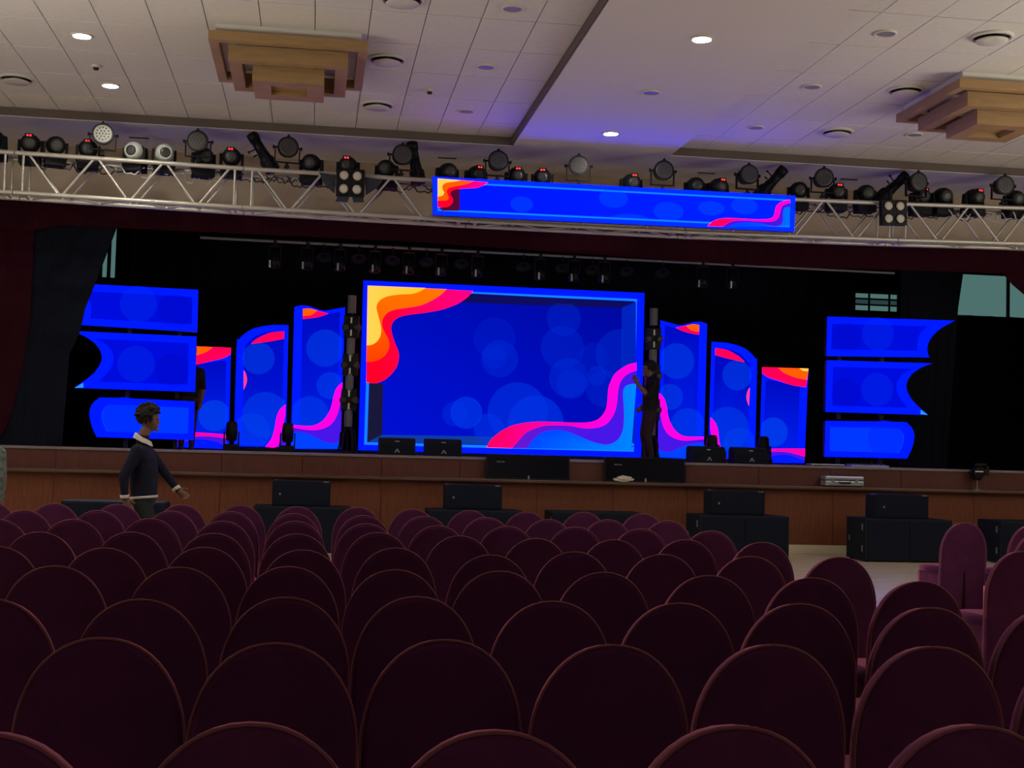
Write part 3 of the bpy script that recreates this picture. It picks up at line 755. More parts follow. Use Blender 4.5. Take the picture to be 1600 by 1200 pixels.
for s, nm in ((-1, 'left'), (1, 'right')):
    slim(s, nm, 'tall slim LED screen with wavy top, just %s of the central screen' % nm, TALL_OUTLINE, paint_tall)
    slim(s, nm, 'slim LED screen with rounded arch top, second out on the %s of the central screen' % nm, ARCH_OUTLINE, paint_arch)
    slim(s, nm, 'shortest slim LED screen with flat red top, %s side, outermost of its row' % nm, SHORT_OUTLINE, paint_short)
    for nm2, ol_, in_, lab in (('top', WING_TOP_OUTLINE, WING_TOP_INNER, 'plain blue LED wing screen with a pointed outer tip, top of the %s stack' % nm),
                               ('mid', WING_MID_OUTLINE, WING_MID_INNER, 'plain blue LED wing screen with hollow curved outer side, middle of the %s stack' % nm),
                               ('low', WING_LOW_OUTLINE, WING_LOW_INNER, 'plain blue LED wing screen with rounded outer end, bottom of the %s stack' % nm)):
        ol = smooth_outline(both(s, ol_), True, 40)
        xs = [p[0] for p in ol]; zs = [p[1] for p in ol]
        t = thing('led_wing', (0, 0, 0), lab, 'screen', 'LED wing screens')
        t.matrix_basis = Matrix.Translation(((min(xs) + max(xs)) / 2, Y_WING, min(zs)))
        cabinet(t, ol, Y_WING, 0.1)
        xi = XC + s * 5.1
        for dx in (.28, 1.03):
            m = MB().box(xi + s * (dx - .03), xi + s * (dx + .03), Y_WING + .1, Y_WING + .16, {'top': min(zs) - .06, 'mid': min(zs) - .112, 'low': Z_DECK}[nm2], max(zs) - .01)
            o = obj('support_post', m.mesh('support_post', 'black'), t); o.matrix_parent_inverse = t.matrix_basis.inverted()
        P = Picture(Y_WING); P.add(ol, lin(0, 26, 255))
        if nm2 == 'low': P.add(smooth_outline(both(s, in_), True, 40), lin(0, 56, 255)); P.k += 1; P.circle(XC + s * 6.15, min(zs) + .33, .3, lin(0, 30, 240), .4)
        else:
            P.add(smooth_outline(both(s, in_), True, 40), lin(0, 12, 222))
            P.circle(XC + s * 5.45, min(zs) + .32, .26, lin(0, 4, 180), .3); P.circle(XC + s * 6.0, min(zs) + .4, .28, lin(0, 40, 239), .35)
        if nm2 == 'mid': P.add(both(s, WING_TIP), lin(40, 150, 255))
        P.link(t)

# header screen in front of the truss
DRIVE = 8.0
bx0, bx1 = BANNER_RECT[0][0], BANNER_RECT[1][0]
zt0, zt1, zb1, zb0 = BANNER_RECT[0][1], BANNER_RECT[1][1], BANNER_RECT[2][1], BANNER_RECT[3][1]
t = thing('led_header', (0, 0, 0), 'long low blue LED header screen hung on the front of the lighting truss', 'screen')
t.matrix_basis = Matrix.Translation(((bx0 + bx1) / 2, Y_BAN, zb0))
cabinet(t, BANNER_RECT, Y_BAN, 0.1)
m = MB()
for x in (2.3, 4.0, 5.8): m.box(x - .03, x + .03, Y_BAN + .1, Y_BAN + .215, 5.15, 5.30)
o = obj('hanging_bracket', m.mesh('hanging_bracket', 'grey_metal'), t); o.matrix_parent_inverse = t.matrix_basis.inverted()
P = Picture(Y_BAN)
def inset(d, e): return [(bx0 + d, zt0 - e), (bx1 - d, zt1 - e), (bx1 - d, zb1 + e), (bx0 + d, zb0 + e)]
P.add(BANNER_RECT, lin(0, 48, 255)); P.add(inset(.085, .06), EDGE); P.add(inset(.11, .085), lambda x, z: mix(lin(0, 22, 240), lin(0, 34, 246), (x - 2) / 5))
P.add(BANNER_DARK, lin(84, 8, 52))
for cx, cz, rx, rz in BANNER_CIRCLES: P.circle(cx, cz, rx, lin(0, 84, 255), .3, (bx0 + .12, bx1 - .12, zb0 + .1, zt0 - .05), rz)
P.k += 2
P.add(smooth_outline(BANNER_RED), lambda x, z: mix(RED, lin(255, 0, 180), (x - 1.9) / .7)); P.add(smooth_outline(BANNER_ORANGE), lin(255, 92, 0)); P.add(smooth_outline(BANNER_YELLOW), YEL)
P.add(smooth_outline(BANNER_PURPLE_LOW, False, 60) + [(bx1 - .1, zb1 + .085)], lambda x, z: mix(lin(0, 66, 255), lin(0, 130, 255), (x - 6.3) / .8))
P.band(BANNER_PURPLE_LOW, BANNER_RIBBON_LOW, PUR); P.band(BANNER_RIBBON_TOP, BANNER_RIBBON_LOW, lambda x, z: mix(lin(255, 0, 90), MAG, (x - 5.9) / 1.0))
P.link(t)

lin = _lin
# ------------------------------------------------------------ lighting truss
TR_X = [-7.37, -4.163, -1.081, 2.124, 5.33, 8.622, 11.96]
TR_Z = [5.481, 5.443, 5.40, 5.376, 5.376, 5.419, 5.486]
TY0, TY1, TH = 18.97, 19.42, 0.55
def truss_top(x):
    return poly(list(zip(TR_X, TR_Z)))(x)
tr = thing('lighting_truss', (2.12, 19.2, 4.83), 'silver box truss spanning the whole stage front, carrying the stage lights', 'truss')
def tr_obj(nm, mb, m, parent=None):
    o = obj(nm, mb.move(Matrix.Translation((-2.12, -19.2, -4.83))).mesh(nm, m), parent or tr)
    return o
for k in range(len(TR_X) - 1):
    xa, xb = TR_X[k] + .006, TR_X[k + 1] - .006
    za, zb = truss_top(xa), truss_top(xb)
    sec = None
    for y in (TY0, TY1):
        for dz in (0, -TH):
            mb = MB().rod((xa, y, za + dz), (xb, y, zb + dz), 0.032, n=12)
            if sec is None: sec = tr_obj('truss_section', mb, 'alu')
            else: tr_obj('chord', mb, 'alu', sec)
    X = lambda t: xa + (xb - xa) * t
    Zt = lambda t: za + (zb - za) * t
    for y in (TY0, TY1):
        for e in (0.036, 0.964):
            tr_obj('upright', MB().rod((X(e), y, Zt(e) - TH), (X(e), y, Zt(e)), 0.017, n=8), 'alu', sec)
        for i in range(6):
            t0, t1 = 0.05 + i * .15, 0.05 + (i + 1) * .15
            if i % 2 == 0: p, q = (X(t0 + .012), y, Zt(t0) - .02), (X(t1 - .012), y, Zt(t1) - TH + .02)
            else: p, q = (X(t0 + .012), y, Zt(t0) - TH + .02), (X(t1 - .012), y, Zt(t1) - .02)
            tr_obj('diagonal_brace', MB().rod(p, q, 0.018, n=8), 'alu', sec)
    for i in range(6):
        t0, t1 = 0.05 + i * .15, 0.05 + (i + 1) * .15
        y0, y1 = (TY0, TY1) if i % 2 else (TY1, TY0)
        tr_obj('lower_brace', MB().rod((X(t0), y0, Zt(t0) - TH), (X(t1), y1, Zt(t1) - TH), 0.016, n=8), 'alu', sec)
    for e in (0.036, 0.964):
        for dz in (0, -TH): tr_obj('cross_tube', MB().rod((X(e), TY0, Zt(e) + dz), (X(e), TY1, Zt(e) + dz), 0.016, n=8), 'alu', sec)

# lamps on the truss: origin = top of the front chord
def moving_head(white):
    k = Kind('moving_head')
    k.part('base', MB().box(-.14, .14, .09, .35, -.15, -.02, .01), 'black_matt')
    y = MB(); 
    for s in (-1, 1): y.prism_x([(.15, -.02), (.29, -.02), (.26, .19), (.18, .19)], s * .135, s * .165)
    y.box(-.165, .165, .13, .31, -.03, 0.0, .005)
    yk = k.part('yoke', y, 'black_matt')
    hd = MB().lathe((0, .22 - .17, .125), (0, 1, .12), [(0, .085), (.015, .105), (.08, .128), (.16, .132), (.24, .118), (.30, .08), (.32, .03)], 22)
    h = k.part('head', hd, 'white_shell' if white else 'black')
    k.part('lens', MB().lathe((0, .05, .125), (0, -1, -.12), [(-.01, .078), (.006, .07), (.012, .04)], 20), 'lens', h)
    sh = MB(); sh.lathe((0, .2, .14), (0, -.5, 1), [(.02, .135), (.06, .125), (.105, .085), (.12, .02)], 20)
    k.part('top_shell', sh, 'black', h)
    return k
def with_display(k):
    d = MB()
    for dx in (-.019, .019): d.lathe((dx, .027, .222), (0, -1, 0), [(0, .015), (.006, .012)], 10)
    k.part('display', d, 'red_led', label='glowing red digits')
    p = MB().box(-.055, .055, .025, .06, .19, .25, .004)
    k.part('display_panel', p, 'black_matt')
    return k
MH_DARK, MH_RED, MH_WHITE = moving_head(False), with_display(moving_head(False)), moving_head(True)
def par(face):
    k = Kind('par_lamp')
    c = MB().lathe((0, -.06, 0), (0, 1, 0), [(0, .148), (.02, .15), (.05, .145), (.06, .128), (.2, .118), (.25, .09), (.26, .04)], 24)
    can = k.part('can', c, 'black')
    k.part('lens_plate', MB().lathe((0, -.062, 0), (0, -1, 0), [(-.02, .125), (.002, .125), (.004, .11)], 24), face, can)
    dots = MB()
    for r, n in ((0, 1), (.042, 6), (.084, 12)):
        for i in range(n):
            a = 2 * math.pi * i / max(n, 1)
            dots.lathe((r * math.cos(a), -.065, r * math.sin(a)), (0, -1, 0), [(0, .014), (.006, .010)], 8)
    k.part('led_lens', dots, 'lens', can)
    y = MB()
    for s in (-1, 1):
        y.prism_x([(-.0, -.02), (.05, -.02), (.05, -.21), (-.0, -.21)][::-1], s * .165, s * .178)
        y.rod((s * .14, .02, 0), (s * .20, .02, 0), .014, n=10); y.rod((s * .185, .02, 0), (s * .205, .02, 0), .026, n=10)
    y.box(-.178, .178, 0, .05, -.215, -.2)
    k.part('yoke', y, 'black_matt')
    k.part('clip', MB().prism([(-.03, .145), (.03, .145), (0, .185)], -.05, -.02), 'black_matt')
    cl = MB().rod((0, .025, -.21), (0, .025, -.27), .02, n=10); cl.box(-.03, .03, -.02, .07, -.285, -.255)
    k.part('clamp', cl, 'black_matt')
    return k
PAR_D, PAR_B = par('led_face'), par('led_bright')
prof = Kind('profile_spot')
b_ = MB().lathe((0, 0, -.28), (0, 0, 1), [(0, .095), (.02, .105), (.2, .105), (.22, .085), (.3, .08), (.3, .075), (.5, .07), (.5, .082), (.62, .085), (.62, .07), (.55, .065)], 20)
bi = prof.part('barrel', b_, 'black')
fin = MB()
for i in range(5): fin.lathe((0, 0, -.26 + i * .035), (0, 0, 1), [(0, .112), (.012, .112)], 20)
prof.part('cooling_fin', fin, 'black_matt', bi)
y = MB()
for s in (-1, 1): y.box(-.02, .02, s * .115, s * .13, -.26, .05); y.rod((0, s * .08, 0.02), (0, s * .16, 0.02), .014, n=8)
y.box(-.02, .02, -.13, .13, -.285, -.26)
prof.part('yoke', y, 'black_matt')
hnd = MB().rod((-.07, 0, .12), (-.16, 0, .13), .010, n=8); hnd.rod((-.15, 0, .13), (-.18, 0, .13), .018, n=8); hnd.rod((-.08, 0, .04), (-.14, 0, .04), .012, n=8)
prof.part('shutter_handle', hnd, 'black_matt')
blind = Kind('blinder_lamp')
bh = blind.part('housing', MB().box(-.2, .2, -.03, .08, -.19, .19, .012), 'black')
for sx in (-1, 1):
    for sz in (-1, 1):
        r_ = MB().lathe((sx * .092, -.03, sz * .095), (0, -1, 0), [(0, .08), (.012, .08), (.012, .068), (.003, .066)], 20, cap=False)
        ri = blind.part('lamp_rim', r_, 'black_matt', bh)
        blind.part('lamp', MB().lathe((sx * .092, -.028, sz * .095), (0, -1, 0), [(0, .067), (.004, .066), (.01, .04)], 20), 'blind_lamp', bh)
blind.part('bracket', MB().box(-.02, .02, .08, .13, -.02, .34), 'black_matt')
def blinder_flaps():
    k = Kind('blinder_lamp'); k.parts = list(blind.parts)
    for pts in ([(-.2, .1), (-.44, .13), (-.37, -.02), (-.22, -.16)], [(.2, .1), (.46, .07), (.36, -.06), (.22, -.16)]):
        k.part('side_flap', MB().prism(pts, .03, .045), 'flap')
    for pts in ([(-.17, -.19), (-.01, -.19), (-.03, -.27), (-.2, -.27)], [(.03, -.19), (.19, -.19), (.2, -.26), (.05, -.27)]):
        k.part('lower_flap', MB().prism(pts, .03, .045), 'flap')
    return k
blind_f = blinder_flaps()
LAMPS = [('r', -4.17, 5.79), ('d', -3.77, 5.77), ('r', -3.36, 5.77), ('pb', -3.13, 5.92), ('w', -2.76, 5.76), ('w', -2.25, 5.76), ('p', -1.79, 5.86), ('d', -1.66, 5.70),
         ('r', -1.33, 5.76), ('s', -0.86, 5.86), ('p', -0.5, 5.84), ('d', -0.2, 5.69), ('r', .36, 5.68), ('d', .92, 5.67), ('p', 1.18, 5.82), ('s2', 1.41, 5.83), ('d', 1.94, 5.70),
         ('r', 2.38, 5.70), ('p', 2.62, 5.83), ('r', 2.95, 5.70), ('r', 3.32, 5.70), ('p', 3.86, 5.82), ('r', 4.76, 5.68), ('p', 5.18, 5.83), ('d', 5.76, 5.69), ('r', 6.17, 5.70),
         ('p', 6.53, 5.84), ('s3', 7.0, 5.84), ('d', 7.42, 5.71), ('p', 7.75, 5.84), ('r', 8.06, 5.72), ('d', 8.55, 5.71), ('s4', 9.02, 5.88), ('p', 9.3, 5.88), ('r', 9.52, 5.75), ('d', 9.87, 5.74), ('r', 10.43, 5.78), ('p', 10.76, 5.90), ('d', 11.1, 5.77), ('d', -4.75, 5.82)]
count = {}
names = {'r': 'black moving head with glowing red digits', 'd': 'plain black moving head without digits', 'w': 'white shelled moving head', 'p': 'round black par lamp facing the hall', 'pb': 'round par lamp with a pale lens plate', 's': 'long black profile spotlight tilted upwards'}
tot = {}
LAMPS = [(k, x * 0.957, 1.5 + (z - 1.5) * 0.957) for k, x, z in LAMPS]
LAMPS.sort(key=lambda q: q[1])
for kind, x, z in LAMPS: tot[kind[0] if kind != 'pb' else 'pb'] = tot.get(kind[0] if kind != 'pb' else 'pb', 0) + 1
for kind, x, z in LAMPS:
    b0 = kind if kind == 'pb' else kind[0]
    n = count.get(b0, 0); count[b0] = n + 1
    lab = names[b0] + (', %s such lamp from the left on the truss' % NTH[n] if tot[b0] > 1 else ', at the left part of the truss')
    top = truss_top(x) + 0.034
    G = 'stage lamps along the truss'
    rz = random.uniform(-.35, .35)
    if kind in 'rdw':
        k = {'r': MH_RED, 'd': MH_DARK, 'w': MH_WHITE}[kind]
        crowded = any(q[0][0] == 'p' and abs(q[1] - x) < .26 for q in LAMPS)
        k.place((x, TY0 + (.06 if crowded else 0), top + max(0, min(.05, z - .125 - top))), lab, 'stage light', G, (0, 0, rz * .6 if kind == 'r' else rz))
    elif b0 in ('p', 'pb'):
        zz = max(z, top + .29)
        k = PAR_B if kind == 'pb' else PAR_D
        k.place((x, TY0 - .06, zz), lab, 'stage light', G, (random.uniform(-.06, .06), 0, rz * .5), 1.0)
    else:
        ang = {'s': -.56, 's2': -.20, 's3': .72, 's4': .82}[kind]
        prof.place((x, TY0 + .27, z), lab, 'stage light', G, (0.0, ang, 0))
blind_f.place((0.41, TY0 - .16, 5.25), 'square black blinder with four pale lamps and open dark flaps, left of header screen', 'stage light', 'stage lamps along the truss')
blind.place((8.49, TY0 - .16, 5.25), 'square black blinder with four pale lamps, right of header screen', 'stage light', 'stage lamps along the truss', (0, -.03, 0))
# loose cables looped under the top chord
for x0, x1, m, lab in ((-4.2, -2.9, 'cable_black', 'black cable loops under the top chord at the left end of the truss'), (-3.1, -1.6, 'cable_white', 'pale cables bundled under the top chord left of the first profile spotlight'),
                       (-1.5, 0.2, 'cable_black', 'black cable loops under the chord left of the flapped blinder'), (0.7, 1.8, 'cable_black', 'black cable loops between the flapped blinder and header screen'),
                       (7.3, 8.6, 'cable_black', 'black cable loops right of the header screen'), (9.1, 10.3, 'cable_black', 'black cable loops right of the plain blinder'), (9.9, 11.6, 'cable_white', 'pale cables under the top chord at the right end of the truss')):
    mb = MB(); x0 *= .957; x1 *= .957; x = x0
    while x < x1:
        w_ = random.uniform(.18, .42); d_ = random.uniform(.05, .16); y = random.uniform(TY0 + .06, TY1 - .08)
        mb.tube([(x + w_ * i / 8, y + .02 * math.sin(i), truss_top(x) - .05 - d_ * math.sin(math.pi * i / 8) + .02 * math.sin(i * 2.1)) for i in range(9)], random.uniform(.007, .012), 5)
        x += w_ * random.uniform(.35, .7)
    o = obj('cable_bundle', mb.mesh('cable_bundle', m)); tag(o, lab, 'cable', 'cables on the truss')

# ------------------------------------------------------------ lamps hanging inside the stage
bt = thing('lighting_batten', (4.1, 22.0, 4.84), 'thin grey pipe batten hanging inside the stage behind the valance', 'pipe')
m = MB().rod((-6.0, 0, .02), (5.85, 0, -.02), 0.024, n=10); obj('pipe', m.mesh('pipe', 'grey_metal'), bt)
m = MB()
for x in (-5.0, -1.6, 2.0, 5.2): m.rod((x, 0, .02), (x, 0, 2.36), 0.006, n=6)
obj('wire', m.mesh('wire', 'black_matt'), bt)
hp = Kind('par_can')
hp.part('can', MB().lathe((0, .02, -.30), (0, -.25, -1), [(-.16, .05), (-.14, .075), (0, .085), (.10, .09), (.10, .08), (.0, .075)], 16, cap=False), 'black')
hp.part('chrome_edge', MB().box(-.075, -.045, -.10, -.085, -.42, -.30, .004), 'silver', label='bright metal edge')
hp.part('yoke', MB().box(-.1, -.09, -.02, .02, -.3, -.06).box(.09, .1, -.02, .02, -.3, -.06).box(-.1, .1, -.02, .02, -.07, -.05), 'black_matt')
hp.part('clamp', MB().box(-.025, .025, -.03, .03, -.06, 0.03), 'black_matt')
for i, x in enumerate((-.70, -.18, .35, .92, 1.48, 2.02, 2.62, 3.68, 4.26, 4.78, 6.5, 7.02)):
    hp.place((x, 22.0, 4.835), 'dark par can hanging from the stage batten, %s from the left' % NTH[i], 'stage light', 'par cans on the batten', (0, 0, random.uniform(-.3, .3)))
rd = Kind('stage_flood')
rd.part('bowl', MB().lathe((0, 0, 0), (0, -.6, -1), [(-.08, .03), (-.06, .09), (0, .125), (.01, .125), (.0, .115), (-.03, .05)], 18, cap=False), 'black_matt')
rd.part('stem', MB().rod((0, 0, .05), (0, .0, .21), .012, n=8).box(-.02, .02, -.02, .02, .19, .24), 'black_matt')
for i, x in enumerate((.09, .66, 1.21, 1.77, 2.36, 3.4, 4.06, 4.58, 5.17, 5.79)):
    rd.place((x + .0, 22.0, 4.63), 'small dark round flood lamp on the stage batten, %s from the left' % NTH[i], 'stage light', 'flood lamps on the batten')

# ------------------------------------------------------------ things on and at the stage
tw = Kind('light_tower')
tw.part('pole', MB().rod((0, 0, .42), (0, 0, 2.66), .022, n=10), 'black_matt')
for z0, z1 in ((2.36, 2.66), (1.62, 1.94), (1.04, 1.34), (.45, .76)):
    tw.part('sleeve', MB().lathe((0, 0, z0), (0, 0, 1), [(0, .07), (z1 - z0, .07)], 18), 'sleeve_cloth')
for zc in (2.13, 1.49, .90):
    h = tw.part('lamp_head', MB().box(-.13, .13, -.06, .08, zc - .19, zc + .19, .02), 'black')
    for s in (-1, 1): tw.part('lens', MB().lathe((s * .095, -.06, zc - .01), (0, -1, 0), [(-.03, .068), (.02, .066), (.045, .04)], 18), 'lens', h)
    for z_ in (.055, -.155): tw.part('led_tube', MB().box(-.018, .012, -.078, -.06, zc + z_, zc + z_ + .10, .004), 'white_bar', h)
bs = MB()
for a in range(5):
    q = a * 2 * math.pi / 5 + .3
    bs.tube([(math.cos(q) * r, math.sin(q) * r * .8, z) for r, z in ((.03, .46), (.12, .34), (.13, .15), (.17, .015))], .022, 6)
bs.lathe((0, 0, 0), (0, 0, 1), [(0, .16), (.03, .16), (.05, .06)], 16)
tw.part('splayed_base', bs, 'black_matt')
tw.place((.585, 22.6, Z_DECK), 'tall black light tower with grey sleeves between tall slim screen and central screen, left', 'light tower', 'light towers')
tw.place((5.81, 22.6, Z_DECK), 'tall black light tower with grey sleeves behind the man on stage', 'light tower', 'light towers')
fh = Kind('floor_moving_head')
fh.part('base', MB().box(-.13, .13, -.12, .12, 0, .09, .015), 'black_matt')
y = MB()
for s in (-1, 1): y.prism_x([(-.06, .09), (.06, .09), (.04, .32), (-.04, .32)], s * .105, s * .13)
y.box(-.13, .13, -.06, .06, .085, .11)
yk = fh.part('yoke', y, 'black')
fh.part('head', MB().lathe((0, 0, .16), (0, 0, 1), [(0, .06), (.02, .088), (.18, .10), (.30, .09), (.33, .06)], 18), 'black', yk)
for x, lab in ((-1.33, 'between the short and arched screens on the left'), (-.41, 'between the arched and tall screens on the left'), (6.93, 'between the tall and arched screens on the right'), (7.87, 'between the arched and short screens on the right')):
    fh.place((x, 22.7, Z_DECK), 'black moving head on the stage floor ' + lab, 'stage light', 'moving heads on the stage floor')
wm = Kind('wedge_monitor')
wm.part('cabinet', MB().prism_x([(-.12, 0), (.26, 0), (.24, .24), (.16, .275), (-.02, .26), (-.12, .17)], -.285, .285), 'speaker_box')
gi = wm.part('grille', MB().prism_x([(-.126, .012), (-.12, .01), (-.12, .165), (-.126, .163)], -.265, .265), 'grille')
wm.part('logo', MB().prism([(-.045, .04), (-.025, .04), (0, .075), (.025, .04), (.045, .04), (.01, .10), (-.01, .10)], -.130, -.126), 'logo', gi, 'small grey chevron mark')
wm.part('handle', MB().box(-.035, .035, -.075, -.068, .205, .225, .003), 'silver', label='pale handle plate')
for x, lab in ((1.32, 'first of the four along the stage edge'), (2.05, 'second of the four along the stage edge'), (6.37, 'just right of the second television'), (7.09, 'rightmost of the four along the stage edge')):
    wm.place((x, 21.12, Z_DECK), 'black wedge floor monitor with grey chevron, ' + lab, 'speaker', 'wedge monitors', (0, 0, random.uniform(-.04, .04)))
tv = Kind('television')
S_ = MB().box(-.66, .66, -.012, .04, 0, .40, .01)
ti = tv.part('housing', S_, 'black')
tv.part('screen', MB().box(-.645, .645, -.016, -.012, .02, .385), 'tv_glass', ti, 'glossy black screen')
lg = MB()
for i, wd in enumerate((.012, .010, .010, .008, .012, .012)): lg.box(-.50 + i * .021, -.50 + i * .021 + wd, -.0175, -.016, .262 + (i % 2) * .002, .282)
tv.part('wordmark', lg, 'logo', ti, 'faint grey wordmark')
tv.part('stand_foot', MB().box(-.012, .012, -.03, -.014, .0, .06), 'grey_metal')
for x, lab in ((3.37, 'left one of two on the ledge'), (5.25, 'right one with crumpled paper before it')):
    tv.place((x, 20.74, Z_LEDGE), 'black television leaning against the stage front, ' + lab, 'television', 'televisions on the ledge', (-.20, 0, 0))
pp = Kind('crumpled_paper')
bm = bmesh.new(); bmesh.ops.create_icosphere(bm, subdivisions=3, radius=1)
for q in bm.verts:
    n = Vector((math.sin(q.co.x * 7 + q.co.z * 3), math.sin(q.co.y * 8 + 1), math.sin(q.co.z * 9 + q.co.x * 4)))
    q.co = Vector((q.co.x * .13 + (.05 if q.co.z < 0 else 0) * q.co.x, q.co.y * .03, .05 + q.co.z * .045)) + n * .008
pp.part('paper', MB()._bm(bm), 'paper')
pp.place((4.89, 20.70, Z_LEDGE + .002), 'crumpled cream paper lying on the ledge before the right television', 'paper')
cs = Kind('briefcase')
cs.part('lower_shell', MB().box(-.33, .33, -.13, .09, 0.015, .10, .018), 'silver')
cs.part('upper_shell', MB().box(-.33, .33, -.13, .09, .106, .175, .022), 'silver')
cs.part('seam_band', MB().box(-.325, .325, -.125, .085, .098, .108), 'black_matt')
hm = MB().tube([(-.09, -.13, .08), (-.085, -.165, .07), (.085, -.165, .07), (.09, -.13, .08)], .012, 8)
cs.part('handle', hm, 'black', label='black carrying handle')
for x in (-.2, .2): cs.part('latch', MB().box(x - .025, x + .025, -.137, -.13, .07, .135, .003), 'grey_metal')
for x in (-.29, .29): cs.part('foot', MB().box(x - .02, x + .02, -.1, .06, 0, .018), 'black_matt')
cs.place((8.54, 20.79, Z_LEDGE), 'silver hard briefcase lying on the stage ledge with handle towards the hall', 'briefcase')
fl = Kind('flat_case')
fl.part('lid', MB().box(-.29, .29, -.1, .12, .012, .035, .006), 'silver'); fl.part('bottom', MB().box(-.28, .28, -.09, .11, 0, .012), 'black_matt')
fl.place((8.37, 21.06, Z_DECK), 'thin pale flat case lying on the stage edge above the briefcase', 'case')
ct = Kind('control_desk')
ct.part('panel', MB().prism_x([(-.1, 0), (.12, 0), (.12, .05), (-.1, .03)], -.33, .33), 'silver', label='pale sloping panel')
kb = MB()
for i in range(9): kb.lathe((-.12 + i * .045, .02 + (i % 2) * .04, .04), (0, 0, 1), [(0, .014), (.03 + (i % 3) * .015, .010)], 8)
ct.part('knob', kb, 'black')
ct.place((9.1, 21.06, Z_DECK), 'low pale control desk with small black knobs on the stage edge under blue wing', 'control desk')
sl = Kind('stand_spotlight')
sl.part('stem', MB().rod((0, 0, 0), (0, 0, .17), .010, n=8).lathe((0, 0, 0), (0, 0, 1), [(0, .06), (.012, .06)], 14), 'grey_metal')
hb = sl.part('head', MB().lathe((0, -.09, .29), (0, 1, .1), [(0, .10), (.02, .11), (.12, .10), (.18, .07), (.2, .03)], 18), 'black')
sl.part('bracket', MB().prism([(-.06, .16), (.06, .16), (.15, .30), (.13, .30), (.05, .18), (-.05, .18), (-.13, .30), (-.15, .30)], -.02, .02), 'black_matt')
sl.part('white_bar', MB().box(-.09, .05, -.115, -.105, .295, .315), 'white_bar', hb, 'pale reflecting bar')
sl.part('barn_door', MB().box(-.1, .1, -.12, -.1, .40, .44).box(.10, .15, -.12, -.1, .24, .40), 'black_matt')
sl.place((10.88, 20.77, Z_LEDGE), 'small dark spotlight on a thin stem standing on the right of the ledge', 'stage light')

# loudspeakers on the floor before the stage
def sub(w, d, h):
    k = Kind('subwoofer')
    c = k.part('cabinet', MB().box(-w / 2, w / 2, 0, d, 0.02, h, .012), 'speaker_box')
    g = MB()
    for s in (-1, 1): g.box(s * .01, s * (w / 2 - .03), -.012, 0, .05, h - .03, .004)
    k.part('grille', g, 'grille')
    hd = MB()
    for x in (-w / 2 - .008, w / 2):
        for z in (h * .22, h * .72): hd.box(x, x + .008, .10, .14, z, z + .10)
        hd.box(x, x + .008, d - .14, d - .11, h * .45, h * .45 + .08)
    k.part('handle', hd, 'grey_metal', c)
    ft = MB()
    for x in (-w / 2 + .06, w / 2 - .06):
        for y_ in (.08, d - .08): ft.lathe((x, y_, 0), (0, 0, 1), [(0, .03), (.022, .03)], 10)
    k.part('foot', ft, 'black_matt')
    return k
def top(w):
    k = Kind('loudspeaker')
    c = k.part('cabinet', MB().prism([(-w / 2, 0), (w / 2, 0), (w / 2, .36), (-w / 2 + .03, .37), (-w / 2, .34)], 0, .42), 'speaker_box')
    k.part('grille', MB().box(-w / 2 + .02, w / 2 - .02, -.012, 0, .015, .355, .004), 'grille')
    k.part('badge', MB().box(-w / 2 + .10, -w / 2 + .125, -.016, -.012, .16, .19), 'logo')
    k.part('corner_plate', MB().box(w / 2 - .11, w / 2 - .03, -.014, 0, .352, .366), 'grey_metal')
    k.part('rear_handle', MB().box(-w / 2 + .02, -w / 2 + .08, .18, .30, .355, .372), 'grey_metal')
    return k
SUB, SUBL = sub(1.40, .74, .655), sub(1.44, .60, .67)
TOP = top(.84)
for x, y0, k, lab in ((-2.75, 19.6, SUBL, 'wide black subwoofer at the far left, behind the walking man'), (-.10, 19.55, SUB, 'black subwoofer under the leftmost small loudspeaker'), (2.42, 19.55, SUB, 'black subwoofer under the second small loudspeaker from the left'),
                      (4.27, 19.62, SUB, 'black subwoofer with nothing on it, before the middle of the stage'), (6.47, 19.45, SUB, 'black subwoofer under the third small loudspeaker, near the aisle'), (9.05, 19.37, SUB, 'black subwoofer standing free on the marble floor at the right'),
                      (11.27, 19.42, SUB, 'black subwoofer cut by the right edge, behind the aisle chairs')):
    k.place((x, y0, 0), lab, 'speaker', 'subwoofers before the stage')
o = obj('top_slab', MB().box(-2.75 - .70, -2.75 + .70, 19.62, 20.18, .672, .68, .002).mesh('top_slab', 'grey_top')); tag(o, 'thin grey slab on the top of the far left subwoofer', 'sheet')  # makes the subwoofer's top paler than its sides
for x, y0, n in ((-.13, 19.75, 'leftmost'), (2.40, 19.75, 'second from left'), (6.43, 19.65, 'third from left'), (9.0, 19.50, 'rightmost')):
    TOP.place((x, y0, .657), 'small black loudspeaker lying on a subwoofer before the stage, ' + n, 'speaker', 'small loudspeakers')

# ------------------------------------------------------------ chairs in fitted maroon covers
def lean(z): return -.055 * (max(z, 0) / .94) ** 2
def back_outline(inset=0.0, n=22, z0=0.0):
    a, b_, zt = .238 - inset, .315 - inset, .94 - inset
    pts = [(-.238 + inset, z0), (-.234 + inset, .3), (-.237 + inset, .5)]
    zc = zt - b_
    for i in range(n + 1):
        t = math.pi - math.pi * i / n
        pts.append((a * math.copysign(abs(math.cos(t)) ** 0.94, math.cos(t)), zc + b_ * math.sin(t) ** 0.94 if math.sin(t) > 1e-6 else zc))
    return pts + [(.237 - inset, .5), (.234 - inset, .3), (.238 - inset, z0)]
CH = Kind('banquet_chair')
m = MB()
prof_ = [(.016, -.030), (.004, -.026), (0, -.016), (0, .022), (.006, .032), (.02, .036)]
rings = [[(x, y_ + lean(z), z) for x, z in back_outline(i)] for i, y_ in prof_]
m.ring_loft(rings, False, False, True)
